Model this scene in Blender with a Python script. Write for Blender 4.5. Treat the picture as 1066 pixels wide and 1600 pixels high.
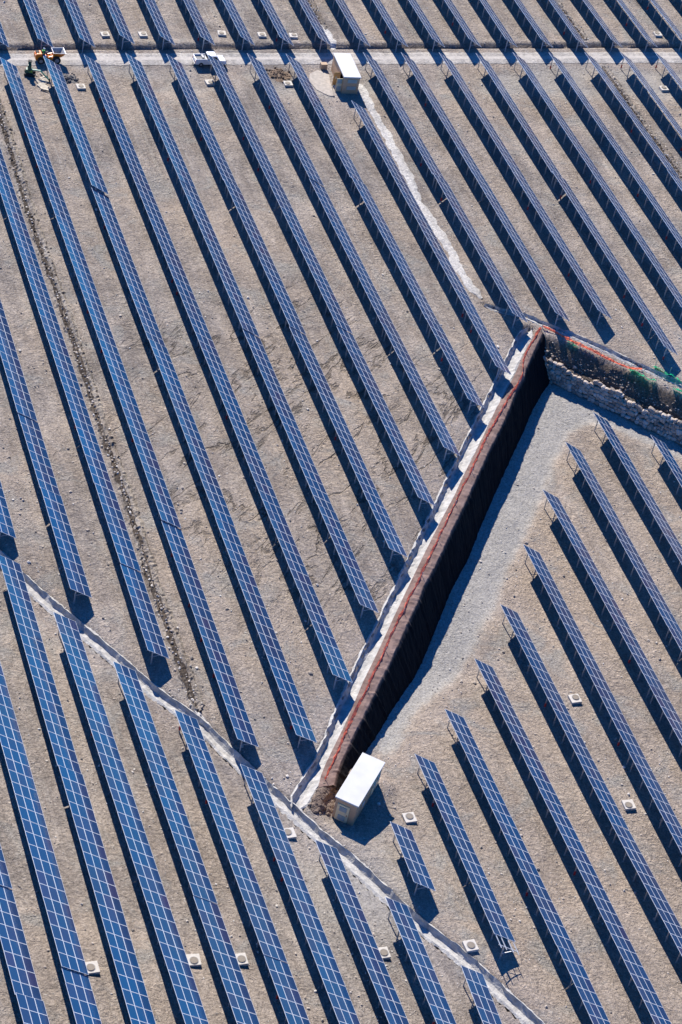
import bpy, bmesh, math, random
import numpy as np
from mathutils import Matrix, Vector

random.seed(7)
rng = np.random.default_rng(11)
scene = bpy.context.scene
for o in list(bpy.data.objects):
    bpy.data.objects.remove(o, do_unlink=True)
COL = scene.collection

# ------------------------------------------------------------------ camera
CAMZ = 167.3                                   # metres above the terrace
PC = np.array([533., 800.])                    # middle of the 1066 x 1600 photo
VP_ROW = np.array([-897., -2480.])             # where the panel rows meet
VP_DOWN = np.array([-436., 4937.])             # where the verticals meet
F = math.sqrt(-np.dot(VP_ROW - PC, VP_DOWN - PC))
_y = np.array([*(VP_ROW - PC), F]); _y /= np.linalg.norm(_y)
_d = np.array([*(VP_DOWN - PC), F]); _d /= np.linalg.norm(_d)
RW = np.array([np.cross(_y, -_d), _y, -_d])    # camera (right, down, forward) -> world
cam_d = bpy.data.cameras.new("aerial_camera")
cam = bpy.data.objects.new("aerial_camera", cam_d); COL.objects.link(cam)
cam_d.sensor_fit = 'VERTICAL'; cam_d.sensor_height = 24.0
cam_d.lens = F / 1600.0 * 24.0
cam_d.clip_start = 1.0; cam_d.clip_end = 20000.0
cx, cy, cz = RW[:, 0], -RW[:, 1], -RW[:, 2]
M = Matrix(((cx[0], cy[0], cz[0], 0), (cx[1], cy[1], cz[1], 0), (cx[2], cy[2], cz[2], CAMZ), (0, 0, 0, 1)))
cam.matrix_world = M
scene.camera = cam

# ------------------------------------------------------------------ world, sun, exposure
SUN = np.array([-0.06, 1.38, 1.0]); SUN /= np.linalg.norm(SUN)
EL = math.asin(SUN[2]); ROT = math.atan2(SUN[0], SUN[1])
w = bpy.data.worlds.new("World"); scene.world = w; w.use_nodes = True
nt = w.node_tree
bg = nt.nodes["Background"]
sky = nt.nodes.new("ShaderNodeTexSky")
sky.sky_type = 'NISHITA'; sky.sun_disc = False
sky.sun_elevation = EL; sky.sun_rotation = ROT
sky.altitude = 400; sky.air_density = 1.0; sky.dust_density = 0.0; sky.ozone_density = 7.0
tint = nt.nodes.new("ShaderNodeMix"); tint.data_type = 'RGBA'; tint.blend_type = 'MULTIPLY'; tint.inputs[0].default_value = 1.0
tint.inputs[7].default_value = (0.20, 0.82, 1.42, 1)          # added blue tint on the sky, turning the shadow fill deep blue
nt.links.new(sky.outputs[0], tint.inputs[6]); nt.links.new(tint.outputs[2], bg.inputs[0])
bg.inputs[1].default_value = 0.075
sd = bpy.data.lights.new("sun", 'SUN'); sd.energy = 5.0; sd.angle = math.radians(0.5); sd.color = (1.0, 0.925, 0.81)
so = bpy.data.objects.new("sun", sd); COL.objects.link(so)
so.rotation_euler = Vector((-SUN[0], -SUN[1], -SUN[2])).to_track_quat('-Z', 'Y').to_euler()
scene.view_settings.view_transform = 'Standard'
scene.view_settings.look = 'None'
scene.view_settings.exposure = 0.85
scene.view_settings.gamma = 1.0
scene.view_settings.use_curve_mapping = False
scene.render.engine = 'CYCLES'
scene.cycles.max_bounces = 6; scene.cycles.diffuse_bounces = 1

# ------------------------------------------------------------------ helpers
def tag(o, label=None, cat=None, group=None, kind=None):
    if label: o["label"] = label
    if cat: o["category"] = cat
    if group: o["group"] = group
    if kind: o["kind"] = kind
    return o

def empty(name, loc, rz=0.0):
    o = bpy.data.objects.new(name, None); COL.objects.link(o)
    o.location = loc; o.rotation_euler = (0, 0, rz); o.empty_display_size = 0.3
    return o

class MB:
    """collects boxes, bars and tubes; build() links them as ONE mesh object"""
    def __init__(s): s.v = []; s.f = []; s.m = []
    def add(s, vs, fs, mi=0):
        b = len(s.v); s.v += [tuple(map(float, p)) for p in vs]
        s.f += [tuple(b + i for i in f) for f in fs]; s.m += [mi] * len(fs)
    def box(s, c, size, rz=0.0, mi=0, rot=None, taper=1.0):
        hx, hy, hz_ = [q / 2 for q in size]
        vs = []
        for z in (-1, 1):
            t = taper if z > 0 else 1.0
            for x, y in ((-1, -1), (1, -1), (1, 1), (-1, 1)):
                vs.append(Vector((x * hx * t, y * hy * t, z * hz_)))
        R = rot if rot is not None else Matrix.Rotation(rz, 3, 'Z')
        vs = [R @ p + Vector(c) for p in vs]
        s.add(vs, [(3, 2, 1, 0), (4, 5, 6, 7), (0, 1, 5, 4), (1, 2, 6, 5), (2, 3, 7, 6), (3, 0, 4, 7)], mi)
    def bar(s, a, b, w_, h_, mi=0, up=(0, 0, 1)):
        a = Vector(a); b = Vector(b); d = (b - a); L = d.length; d.normalize()
        u = Vector(up); 
        if abs(u.dot(d)) > .95: u = Vector((1, 0, 0))
        sx = d.cross(u).normalized(); uz = sx.cross(d)
        R = Matrix((sx, d, uz)).transposed()
        s.box((a + b) / 2, (w_, L, h_), rot=R, mi=mi)
    def tube(s, a, b, r0, r1=None, n=10, mi=0, caps=True):
        r1 = r0 if r1 is None else r1
        a = Vector(a); b = Vector(b); d = (b - a).normalized()
        u = Vector((0, 0, 1)) if abs(d.z) < .9 else Vector((1, 0, 0))
        x = d.cross(u).normalized(); y = d.cross(x)
        vs = [p + (x * math.cos(t) + y * math.sin(t)) * r for p, r in ((a, r0), (b, r1)) for t in [2 * math.pi * i / n for i in range(n)]]
        fs = [(i, (i + 1) % n, n + (i + 1) % n, n + i) for i in range(n)]
        if caps: fs += [tuple(range(n))[::-1], tuple(range(n, 2 * n))]
        s.add(vs, fs, mi)
    def prism(s, pts, z0, z1, mi=0, T=None):
        """outline pts in (x, y) extruded z0..z1, T maps to space"""
        n = len(pts)
        vs = [Vector((p[0], p[1], z)) for z in (z0, z1) for p in pts]
        if T: vs = [T @ q for q in vs]
        s.add(vs, [(i, (i + 1) % n, n + (i + 1) % n, n + i) for i in range(n)] + [tuple(range(n))[::-1], tuple(range(n, 2 * n))], mi)
    def mesh(s, name, mats):
        me = bpy.data.meshes.new(name); me.from_pydata(s.v, [], s.f)
        for m in (mats if isinstance(mats, (list, tuple)) else [mats]): me.materials.append(m)
        me.polygons.foreach_set("material_index", s.m); me.update()
        bm = bmesh.new(); bm.from_mesh(me); bmesh.ops.recalc_face_normals(bm, faces=bm.faces); bm.to_mesh(me); bm.free()
        return me
    def build(s, name, mats, parent=None, bevel=0.0, smooth=False):
        me = s.mesh(name, mats)
        if bevel:
            bm = bmesh.new(); bm.from_mesh(me)
            bmesh.ops.bevel(bm, geom=bm.edges[:], offset=bevel, segments=2, affect='EDGES', profile=.6, clamp_overlap=True)
            bm.to_mesh(me); bm.free()
        o = bpy.data.objects.new(name, me); COL.objects.link(o)
        if parent: o.parent = parent
        if smooth: me.polygons.foreach_set("use_smooth", [True] * len(me.polygons))
        return o

def raw_obj(name, v, f, mats, mi=None, smooth=False, parent=None):
    me = bpy.data.meshes.new(name); me.from_pydata([tuple(p) for p in v], [], f)
    for m in (mats if isinstance(mats, (list, tuple)) else [mats]): me.materials.append(m)
    if mi is not None: me.polygons.foreach_set("material_index", mi)
    if smooth: me.polygons.foreach_set("use_smooth", [True] * len(me.polygons))
    me.update()
    o = bpy.data.objects.new(name, me); COL.objects.link(o)
    if parent: o.parent = parent
    return o

# ---- value noise for relief
_perm = rng.random((512, 512))
def vnoise(x, y):
    xi = np.floor(x).astype(int); yi = np.floor(y).astype(int)
    fx = x - xi; fy = y - yi
    fx = fx * fx * (3 - 2 * fx); fy = fy * fy * (3 - 2 * fy)
    g = lambda a, b: _perm[a % 512, b % 512]
    return ((g(xi, yi) * (1 - fx) + g(xi + 1, yi) * fx) * (1 - fy) + (g(xi, yi + 1) * (1 - fx) + g(xi + 1, yi + 1) * fx) * fy) * 2 - 1
def fbm(x, y, s, o=4):
    t = 0; a = 1; n = 0
    for k in range(o):
        t = t + a * vnoise(x / s + 17 * k, y / s + 31 * k); n += a; a *= .5; s /= 2
    return t / n

# ---- pixel of the photograph -> world point at a given height
def at(px, py, z=0.0):
    d = RW @ np.array([px - PC[0], py - PC[1], F])
    zf = z if callable(z) else None
    zz = 0.0 if zf else z
    for _ in range(14 if zf else 1):
        t = (zz - CAMZ) / d[2]; p = d * t
        if zf: zz = float(zf(p[0], p[1]))
    return np.array([p[0], p[1], zz])
def to_px(P):
    q = RW.T @ (np.array(P) - np.array([0, 0, CAMZ])); return PC + F * q[:2] / q[2]

def resample(pts, n):
    p = np.array(pts, float); d = np.r_[0, np.cumsum(np.hypot(*(p[1:, :2] - p[:-1, :2]).T))]
    t = np.linspace(0, d[-1], n)
    return np.stack([np.interp(t, d, p[:, k]) for k in range(p.shape[1])], 1)
def pl_dist(x, y, pl):
    """distance to a polyline"""
    best = np.full(np.shape(x), 1e9)
    for a, b in zip(pl[:-1], pl[1:]):
        ab = b[:2] - a[:2]; L2 = max(ab @ ab, 1e-9)
        t = np.clip(((x - a[0]) * ab[0] + (y - a[1]) * ab[1]) / L2, 0, 1)
        best = np.minimum(best, np.hypot(x - a[0] - t * ab[0], y - a[1] - t * ab[1]))
    return best
def in_poly(x, y, poly):
    c = np.zeros(np.shape(x), bool); j = len(poly) - 1
    for i in range(len(poly)):
        xi, yi, xj, yj = poly[i][0], poly[i][1], poly[j][0], poly[j][1]
        if yi != yj:
            c ^= ((yi > y) != (yj > y)) & (x < (xj - xi) * (y - yi) / (yj - yi) + xi)
        j = i
    return c
def sstep(a, b, x):
    t = np.clip((x - a) / (b - a), 0, 1); return t * t * (3 - 2 * t)

# ------------------------------------------------------------------ outlines traced on the ground
PX_CREST = [(847.5,520.5),(835.7,544),(822,574.6),(817,592),(805,612),(794.4,640),(781,670),(762.5,705.6),(747.5,739.4),(725,788),(704.7,830),(685,873),(660.7,918),(651,942.6),(630.6,985.7),(611.9,1028.8),(592.5,1067),(570,1113.8),(551,1151),(534.4,1187),(525,1209.5),(521,1228)]
PX_RIM = [(847.5,519.5),(888,534.5),(923.5,549.5),(960,567),(985.7,579),(1024.6,597.6),(1066,617)]
PX_CHAN = [(-40,835),(0,872),(27,899),(81,947),(135,991),(182,1031.7),(216,1061),(250,1088),(314,1134),(358,1178),(417.5,1233.8),(454.7,1266),(492,1301),(539,1339),(586,1382),(640,1433),(710,1487),(740,1512),(773.5,1543),(820.8,1587),(870,1635),(930,1690)]
PX_CHAN2 = [(461,1264),(484,1226),(503,1197),(532,1129),(559,1064),(603,974),(632,915),(668,839),(704,765),(730,709),(749,671),(764,641),(795,577),(818,530),(828,514)]
PX_CHAN3 = [(757,476),(783,486),(814,492),(832,499),(847.5,506),(894.8,524),(932,541),(960,553),(993.5,569.6),(1040,590),(1066,601),(1100,616),(1160,640)]
PX_WHITE = [(562.8,131.7),(579.7,169),(606.7,216),(640,280),(654,317),(687.7,364),(708,398),(712.8,411.5),(733,445),(753,467)]
PX_WHITE2 = [(503,40),(508.7,50.7),(514,60),(522,75)]
crest = np.array([at(*p, 0.0) for p in PX_CREST])
rim = np.array([at(*p, 0.0) for p in PX_RIM]); _u = rim[-1] - rim[-2]; _u /= np.linalg.norm(_u)
rim = np.vstack([rim, rim[-1] + _u * 40, rim[-1] + _u * 120])
CH = lambda x: 177.7 - 1.85 * (x - 45.1)         # the valley line the main channel follows
chan = np.array([at(*p, 0.0) for p in PX_CHAN])
pit_poly = [*crest[::-1][:, :2], *rim[1:, :2], (260, 60), (104.8, 60), *chan[::-1][1:10, :2], tuple(at(497, 1262)[:2])]

HUTZ = -.85
HUT0 = at(518.2, 1276.1, HUTZ)[:2]; _c = at(550.8, 1290.8, HUTZ)[:2]
HUTX = (_c - HUT0) / np.linalg.norm(_c - HUT0); HUTY = np.array([-HUTX[1], HUTX[0]])
def floor_z(x, y):
    p = -.8 - .15 * (x - 88.8) - .046 * (y - 107.7)
    p = np.where(p > -3.6, p, -3.6 - .9 * np.tanh((-3.6 - p) / .9))
    p = np.minimum(p, 0) - 1.0 * np.exp(-(pl_dist(x, y, crest) / 7.5) ** 2)
    p = np.maximum(p, -4.5)
    return p * sstep(.8, 6.0, pl_dist(x, y, chan))
def terr(x, y):
    """smooth terrain without ditches or relief"""
    x = np.asarray(x, float); y = np.asarray(y, float)
    s = y - CH(x)
    ll = np.minimum(-.08 * s, 9 - 1.5 * np.exp(-np.maximum(-s - 95, 0) / 30))
    z = np.where(s < 0, ll, 0.0)
    ins = in_poly(x, y, pit_poly)
    dc = pl_dist(x, y, crest); dr = pl_dist(x, y, rim)
    wall = -dc / .45 - .5
    soil = np.where(dr < 2.4, -dr * .85, np.where(dr < 2.95, -2.05 - (dr - 2.4) * 5.0, -9))
    p = np.maximum(np.maximum(floor_z(x, y), np.maximum(wall, soil)), -4.6)
    z = np.where(ins, np.minimum(p, 0.02), z)
    # levelled spot under the small hut
    lx = (x - HUT0[0]) * HUTX[0] + (y - HUT0[1]) * HUTX[1]; ly = (x - HUT0[0]) * HUTY[0] + (y - HUT0[1]) * HUTY[1]
    d = np.hypot(np.maximum(np.maximum(-lx, lx - 2.6), 0), np.maximum(np.maximum(-ly, ly - 7.0), 0))
    d = np.where(lx < 0, np.maximum(d - .0, 0) * 1.0, d)
    k = 1 - sstep(.35, 2.2, d)
    k = np.where(ins & (z > -.25) & (lx < -.4), k * .6, k)
    return z * (1 - k) + HUTZ * k

# ------------------------------------------------------------------ materials
def mat(name):
    m = bpy.data.materials.new(name); m.use_nodes = True
    n = m.node_tree.nodes; return m, n, m.node_tree.links, n["Principled BSDF"]
def plain(name, col, rough=.6, metal=0.0, var=.12, scale=3.0, bump=0.0, bscale=20.0):
    m, n, l, b = mat(name)
    tc = n.new("ShaderNodeTexCoord"); nz = n.new("ShaderNodeTexNoise"); nz.inputs["Scale"].default_value = scale; nz.inputs["Detail"].default_value = 6
    l.new(tc.outputs["Object"], nz.inputs["Vector"])
    cr = n.new("ShaderNodeValToRGB")
    cr.color_ramp.elements[0].position = .3; cr.color_ramp.elements[1].position = .72
    cr.color_ramp.elements[0].color = (*[c * (1 - var) for c in col], 1); cr.color_ramp.elements[1].color = (*[min(1, c * (1 + var)) for c in col], 1)
    l.new(nz.outputs["Fac"], cr.inputs[0]); l.new(cr.outputs[0], b.inputs["Base Color"])
    b.inputs["Roughness"].default_value = rough; b.inputs["Metallic"].default_value = metal
    if bump:
        n2 = n.new("ShaderNodeTexNoise"); n2.inputs["Scale"].default_value = bscale; n2.inputs["Detail"].default_value = 5
        l.new(tc.outputs["Object"], n2.inputs["Vector"])
        bp = n.new("ShaderNodeBump"); bp.inputs["Distance"].default_value = bump; bp.inputs["Strength"].default_value = .9
        l.new(n2.outputs["Fac"], bp.inputs["Height"]); l.new(bp.outputs[0], b.inputs["Normal"])
    return m

_a, _b = at(600, 720), at(660, 650)
CRACK_A = math.atan2(_b[1] - _a[1], _b[0] - _a[0])
def earth_material(name, c_lo, c_hi, c_gravel=None, c_warm=None, bump=.34, cracks=True, speck=.6):
    m, n, l, b = mat(name)
    tc = n.new("ShaderNodeTexCoord")
    def noise(scale, det=6, rough=.6, dist=0.0, vec=None):
        q = n.new("ShaderNodeTexNoise"); q.inputs["Scale"].default_value = scale; q.inputs["Detail"].default_value = det
        q.inputs["Roughness"].default_value = rough; q.inputs["Distortion"].default_value = dist
        l.new(vec or tc.outputs["Object"], q.inputs["Vector"]); return q.outputs["Fac"]
    def ramp(src, a, c, ca=(0, 0, 0, 1), cb=(1, 1, 1, 1)):
        r = n.new("ShaderNodeValToRGB"); r.color_ramp.elements[0].position = a; r.color_ramp.elements[1].position = c
        r.color_ramp.elements[0].color = ca; r.color_ramp.elements[1].color = cb; l.new(src, r.inputs[0]); return r.outputs[0]
    def mix(fac, a, c, mode='MIX'):
        x = n.new("ShaderNodeMix"); x.data_type = 'RGBA'; x.blend_type = mode
        for s_, v in ((x.inputs[0], fac), (x.inputs[6], a), (x.inputs[7], c)):
            if hasattr(v, 'node'): l.new(v, s_)
            else: s_.default_value = v if not isinstance(v, tuple) else (*v, 1)[:4]
        return x.outputs[2]
    def mth(op, a, c, d=None):
        x = n.new("ShaderNodeMath"); x.operation = op
        for i, v in enumerate((a, c, d)):
            if v is None: continue
            if hasattr(v, 'node'): l.new(v, x.inputs[i])
            else: x.inputs[i].default_value = v
        return x.outputs[0]
    mp = n.new("ShaderNodeMapping"); mp.inputs["Scale"].default_value = (1.0, .32, 1.0); mp.inputs["Rotation"].default_value = (0, 0, .35)
    l.new(tc.outputs["Object"], mp.inputs["Vector"])
    big = noise(.045, 5, .55, .6); mid = noise(.5, 7, .66, .4, mp.outputs[0]); fine = noise(3.4, 6, .72); grit = noise(9.0, 3, .8)
    col = mix(ramp(mid, .34, .68), c_lo, c_hi)
    ms_ = n.new("ShaderNodeMapping"); ms_.inputs["Scale"].default_value = (.55, .022, 1.0); l.new(tc.outputs["Object"], ms_.inputs["Vector"])
    streak = noise(1.0, 5, .6, .8, ms_.outputs[0])
    col = mix(1.0, col, ramp(streak, .3, .72, (.80, .80, .81, 1), (1.16, 1.15, 1.13, 1)), 'MULTIPLY')
    mt_ = n.new("ShaderNodeMapping"); mt_.inputs["Scale"].default_value = (2.3, .018, 1.0); mt_.inputs["Rotation"].default_value = (0, 0, .03); l.new(tc.outputs["Object"], mt_.inputs["Vector"])
    trk = mth('MULTIPLY', ramp(noise(1.0, 3, .5, .3, mt_.outputs[0]), .52, .60), ramp(noise(.07, 4, .6), .46, .6))
    col = mix(mth('MULTIPLY', trk, .35), col, (.50, .475, .44))
    blot = noise(.09, 7, .68, 1.2)
    col = mix(1.0, col, ramp(blot, .33, .7, (.74, .75, .77, 1), (1.17, 1.155, 1.13, 1)), 'MULTIPLY')
    at_ = n.new("ShaderNodeAttribute"); at_.attribute_name = "zone"
    sp = n.new("ShaderNodeSeparateColor"); l.new(at_.outputs["Color"], sp.inputs[0])
    if c_warm: 
        col = mix(mth('MULTIPLY', ramp(big, .42, .66), .6), col, c_warm)
        col = mix(mth('MULTIPLY', sp.outputs[1], .8), col, c_warm)
    if c_gravel:
        gpat = noise(.16, 6, .62, 1.0)
        col = mix(mth('MULTIPLY', ramp(gpat, .53, .66), .75), col, c_gravel)
        col = mix(mth('MULTIPLY', sp.outputs[0], .95), col, c_gravel)
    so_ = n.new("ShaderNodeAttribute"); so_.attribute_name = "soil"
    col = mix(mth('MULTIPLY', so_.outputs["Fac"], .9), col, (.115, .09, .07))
    # grit and pale / dark pebbles
    col = mix(1.0, col, ramp(fine, .25, .78, (.48, .48, .48, 1), (1.45, 1.45, 1.45, 1)), 'MULTIPLY')
    col = mix(speck, col, ramp(grit, .3, .75, (.5, .5, .52, 1), (1.45, 1.43, 1.4, 1)), 'MULTIPLY')
    vo = n.new("ShaderNodeTexVoronoi"); vo.inputs["Scale"].default_value = 2.2; l.new(tc.outputs["Object"], vo.inputs["Vector"])
    peb = mth('MULTIPLY', mth('LESS_THAN', vo.outputs["Distance"], .2), mth('GREATER_THAN', fine, .55))
    vs_ = n.new("ShaderNodeSeparateColor"); l.new(vo.outputs["Color"], vs_.inputs[0])
    col = mix(mth('MULTIPLY', peb, .75), col, mix(vs_.outputs[0], (.12, .12, .125), (.62, .6, .56)))
    l.new(col, b.inputs["Base Color"]); b.inputs["Roughness"].default_value = .95
    b.inputs["Specular IOR Level"].default_value = .15
    # relief: lumps, clods, erosion cracks
    h = mth('ADD', mth('MULTIPLY', mid, 1.7), mth('MULTIPLY', fine, .6)); h = mth('ADD', h, mth('MULTIPLY', mth('MULTIPLY', noise(1.25, 6, .72, .8), ramp(noise(.07, 5, .6, .8), .36, .64, (.35, .35, .35, 1), (1, 1, 1, 1))), 2.3))
    h = mth('ADD', h, mth('MULTIPLY', grit, .22)); h = mth('ADD', h, mth('MULTIPLY', streak, .8)); h = mth('SUBTRACT', h, mth('MULTIPLY', trk, .22))
    h = mth('ADD', h, mth('MULTIPLY', peb, .22)); h = mth('MULTIPLY', h, mth('SUBTRACT', 1.0, mth('MULTIPLY', sp.outputs[0], .55)))
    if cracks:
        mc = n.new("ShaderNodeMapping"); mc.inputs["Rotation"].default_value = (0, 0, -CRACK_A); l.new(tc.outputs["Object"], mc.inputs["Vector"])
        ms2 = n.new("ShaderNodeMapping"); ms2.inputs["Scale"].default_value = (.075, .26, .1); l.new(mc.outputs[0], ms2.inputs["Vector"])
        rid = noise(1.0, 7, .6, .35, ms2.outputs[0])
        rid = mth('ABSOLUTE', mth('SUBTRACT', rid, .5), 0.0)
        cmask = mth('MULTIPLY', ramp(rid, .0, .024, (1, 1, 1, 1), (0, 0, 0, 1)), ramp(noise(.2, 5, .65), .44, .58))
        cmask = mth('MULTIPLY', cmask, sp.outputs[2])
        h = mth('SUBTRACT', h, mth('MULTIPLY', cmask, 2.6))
        col2 = mix(mth('MULTIPLY', cmask, .6), col, (.12, .10, .085)); l.new(col2, b.inputs["Base Color"])  # shade inside the cracks painted into the colour as darker earth
    bp = n.new("ShaderNodeBump"); bp.inputs["Strength"].default_value = 1.0; bp.inputs["Distance"].default_value = bump
    l.new(h, bp.inputs["Height"]); l.new(bp.outputs[0], b.inputs["Normal"])
    return m

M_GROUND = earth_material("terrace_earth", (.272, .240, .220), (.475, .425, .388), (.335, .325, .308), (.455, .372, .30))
M_ROAD = earth_material("road_dust", (.40, .375, .35), (.52, .495, .46), bump=.10, cracks=False, speck=.3)
M_GRAVEL = earth_material("track_gravel", (.30, .29, .275), (.40, .388, .37), bump=.10, cracks=False, speck=.75)
M_SPOIL = earth_material("spoil_rubble", (.24, .20, .165), (.44, .40, .35), bump=.2, cracks=False, speck=.6)
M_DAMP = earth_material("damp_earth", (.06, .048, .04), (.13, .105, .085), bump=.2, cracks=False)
M_WHITEGR = earth_material("white_gravel", (.50, .485, .47), (.66, .65, .63), bump=.12, cracks=False, speck=.4)
M_LINER = plain("sprayed_concrete", (.385, .376, .362), .9, var=.28, scale=1.6, bump=.10, bscale=6)
M_CONC = plain("pale_concrete", (.52, .49, .45), .8, var=.08, scale=4, bump=.01)
M_STEEL = plain("galvanised_steel", (.48, .51, .54), .42, .55, var=.1, scale=6)
M_STEEL2 = plain("rail_steel", (.55, .57, .60), .45, .4, var=.1, scale=6)
M_RED = plain("red_tape", (.45, .03, .03), .6)
M_ROOF = plain("white_roof_membrane", (.52, .52, .52), .7, var=.08, scale=.7)
M_BRICK = plain("brown_render", (.60, .37, .21), .85, var=.08, scale=8, bump=.01, bscale=40)
M_CREAM = plain("cream_door_paint", (.80, .64, .38), .5, var=.04)
M_LOUVRE = plain("grey_louvre", (.50, .46, .38), .8, var=.1)
M_SLAT = plain("louvre_slat", (.62, .57, .47), .7, var=.05)
M_WOOD = plain("ochre_door", (.48, .29, .12), .6, var=.08)
M_DARK = plain("dark_interior", (.02, .02, .022), .8)
M_RUBBER = plain("black_rubber", (.02, .02, .02), .8, bump=.01)
M_ORANGE = plain("orange_machine_paint", (.72, .19, .012), .4, var=.05)
M_WHITE = plain("white_car_paint", (.80, .80, .80), .3, var=.02)
M_GLASS = plain("dark_car_glass", (.02, .025, .03), .08, var=.02)
M_GREYP = plain("grey_metal", (.30, .30, .31), .5, .3)
M_GREENM = plain("dark_green_paint", (.015, .10, .06), .45, var=.1)
M_TEAL = plain("teal_paint", (.03, .24, .20), .45, var=.1)
M_TIMBER = plain("pale_timber", (.62, .56, .47), .8, var=.15, scale=3)
M_SKIN = plain("skin", (.45, .26, .18), .6)
M_HIVIS = plain("green_hi_vis_cloth", (.10, .50, .08), .8)
M_NAVY = plain("navy_cloth", (.03, .04, .08), .9)
M_BLUEP = plain("blue_plastic", (.10, .30, .60), .4)
M_LID = plain("manhole_iron", (.20, .17, .14), .7, var=.2, scale=8, bump=.01)
M_LAMP = plain("red_lens", (.5, .02, .02), .2)

def panel_material():
    m, n, l, b = mat("polycrystalline_cells")
    oi = n.new("ShaderNodeObjectInfo")
    r = n.new("ShaderNodeValToRGB"); e = r.color_ramp.elements
    e[0].position = 0; e[0].color = (.009, .047, .128, 1)
    e[1].position = 1; e[1].color = (.020, .042, .112, 1)
    for p, c in ((.3, (.010, .054, .145, 1)), (.55, (.010, .046, .122, 1)), (.8, (.013, .044, .118, 1))):
        q = e.new(p); q.color = c
    l.new(oi.outputs["Random"], r.inputs[0])
    tc = n.new("ShaderNodeTexCoord"); nz = n.new("ShaderNodeTexNoise"); nz.inputs["Scale"].default_value = 9; nz.inputs["Detail"].default_value = 3
    l.new(tc.outputs["Object"], nz.inputs["Vector"])
    mx = n.new("ShaderNodeMix"); mx.data_type = 'RGBA'; mx.blend_type = 'MULTIPLY'; mx.inputs[0].default_value = 1
    r2 = n.new("ShaderNodeValToRGB"); r2.color_ramp.elements[0].color = (.8, .8, .8, 1); r2.color_ramp.elements[1].color = (1.2, 1.2, 1.2, 1)
    l.new(nz.outputs["Fac"], r2.inputs[0]); l.new(r.outputs[0], mx.inputs[6]); l.new(r2.outputs[0], mx.inputs[7])
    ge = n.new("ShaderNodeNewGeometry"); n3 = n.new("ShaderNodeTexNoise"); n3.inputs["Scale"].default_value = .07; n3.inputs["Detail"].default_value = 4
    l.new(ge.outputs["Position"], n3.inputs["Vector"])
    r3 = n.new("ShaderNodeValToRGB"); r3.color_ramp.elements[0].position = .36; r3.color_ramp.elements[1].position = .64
    r3.color_ramp.elements[0].color = (1.7, .88, .85, 1); r3.color_ramp.elements[1].color = (.85, 1.08, 1.12, 1); l.new(n3.outputs["Fac"], r3.inputs[0])  # purple patches: reflection of warm ground painted into the cell colour
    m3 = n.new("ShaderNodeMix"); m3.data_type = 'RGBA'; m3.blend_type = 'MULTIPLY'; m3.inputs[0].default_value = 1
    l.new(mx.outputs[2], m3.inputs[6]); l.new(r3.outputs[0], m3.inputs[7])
    l.new(m3.outputs[2], b.inputs["Base Color"])
    b.inputs["Roughness"].default_value = .16; b.inputs["IOR"].default_value = 1.45
    return m
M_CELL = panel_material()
M_FRAME = plain("anodised_frame", (.66, .68, .72), .4, .15, var=.03)
M_BACK = plain("white_backsheet", (.30, .31, .33), .6, var=.03)

def liner_dark():
    m, n, l, b = mat("black_geotextile")
    tc = n.new("ShaderNodeTexCoord"); nz = n.new("ShaderNodeTexNoise"); nz.inputs["Scale"].default_value = .9; nz.inputs["Detail"].default_value = 8
    l.new(tc.outputs["Object"], nz.inputs["Vector"])
    r = n.new("ShaderNodeValToRGB"); r.color_ramp.elements[0].position = .3; r.color_ramp.elements[1].position = .75
    r.color_ramp.elements[0].color = (.135, .092, .08, 1); r.color_ramp.elements[1].color = (.27, .19, .165, 1)
    l.new(nz.outputs["Fac"], r.inputs[0])
    # same cloth throughout: face painted black for shade, top band brown for sunlight
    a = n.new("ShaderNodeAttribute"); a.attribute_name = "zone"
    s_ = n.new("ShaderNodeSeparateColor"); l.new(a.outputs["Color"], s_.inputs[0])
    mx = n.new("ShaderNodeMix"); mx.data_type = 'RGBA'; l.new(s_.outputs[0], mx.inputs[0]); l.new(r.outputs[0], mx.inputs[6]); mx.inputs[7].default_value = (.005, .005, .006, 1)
    l.new(mx.outputs[2], b.inputs["Base Color"]); b.inputs["Roughness"].default_value = .95; b.inputs["Specular IOR Level"].default_value = .15
    n2 = n.new("ShaderNodeTexNoise"); n2.inputs["Scale"].default_value = 3; n2.inputs["Detail"].default_value = 6; l.new(tc.outputs["Object"], n2.inputs["Vector"])
    bp = n.new("ShaderNodeBump"); bp.inputs["Distance"].default_value = .08; l.new(n2.outputs["Fac"], bp.inputs["Height"]); l.new(bp.outputs[0], b.inputs["Normal"])
    return m
M_GEO = liner_dark()

def netting(name, col, hole):
    m, n, l, b = mat(name)
    b.inputs["Base Color"].default_value = (*col, 1); b.inputs["Roughness"].default_value = .6
    tl_ = n.new("ShaderNodeBsdfTranslucent"); tl_.inputs["Color"].default_value = (*col, 1)
    mt_ = n.new("ShaderNodeMixShader"); mt_.inputs[0].default_value = .55; l.new(b.outputs[0], mt_.inputs[1]); l.new(tl_.outputs[0], mt_.inputs[2])
    tr = n.new("ShaderNodeBsdfTransparent"); ms = n.new("ShaderNodeMixShader"); out = n["Material Output"]
    tc = n.new("ShaderNodeTexCoord"); nz = n.new("ShaderNodeTexNoise"); nz.inputs["Scale"].default_value = 14; nz.inputs["Detail"].default_value = 2
    l.new(tc.outputs["Object"], nz.inputs["Vector"])
    gt = n.new("ShaderNodeMath"); gt.operation = 'LESS_THAN'; gt.inputs[1].default_value = hole; l.new(nz.outputs["Fac"], gt.inputs[0])
    l.new(gt.outputs[0], ms.inputs[0]); l.new(mt_.outputs[0], ms.inputs[1]); l.new(tr.outputs[0], ms.inputs[2]); l.new(ms.outputs[0], out.inputs[0])
    return m
M_NETO = netting("orange_netting", (.90, .22, .13), .36)
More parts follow.
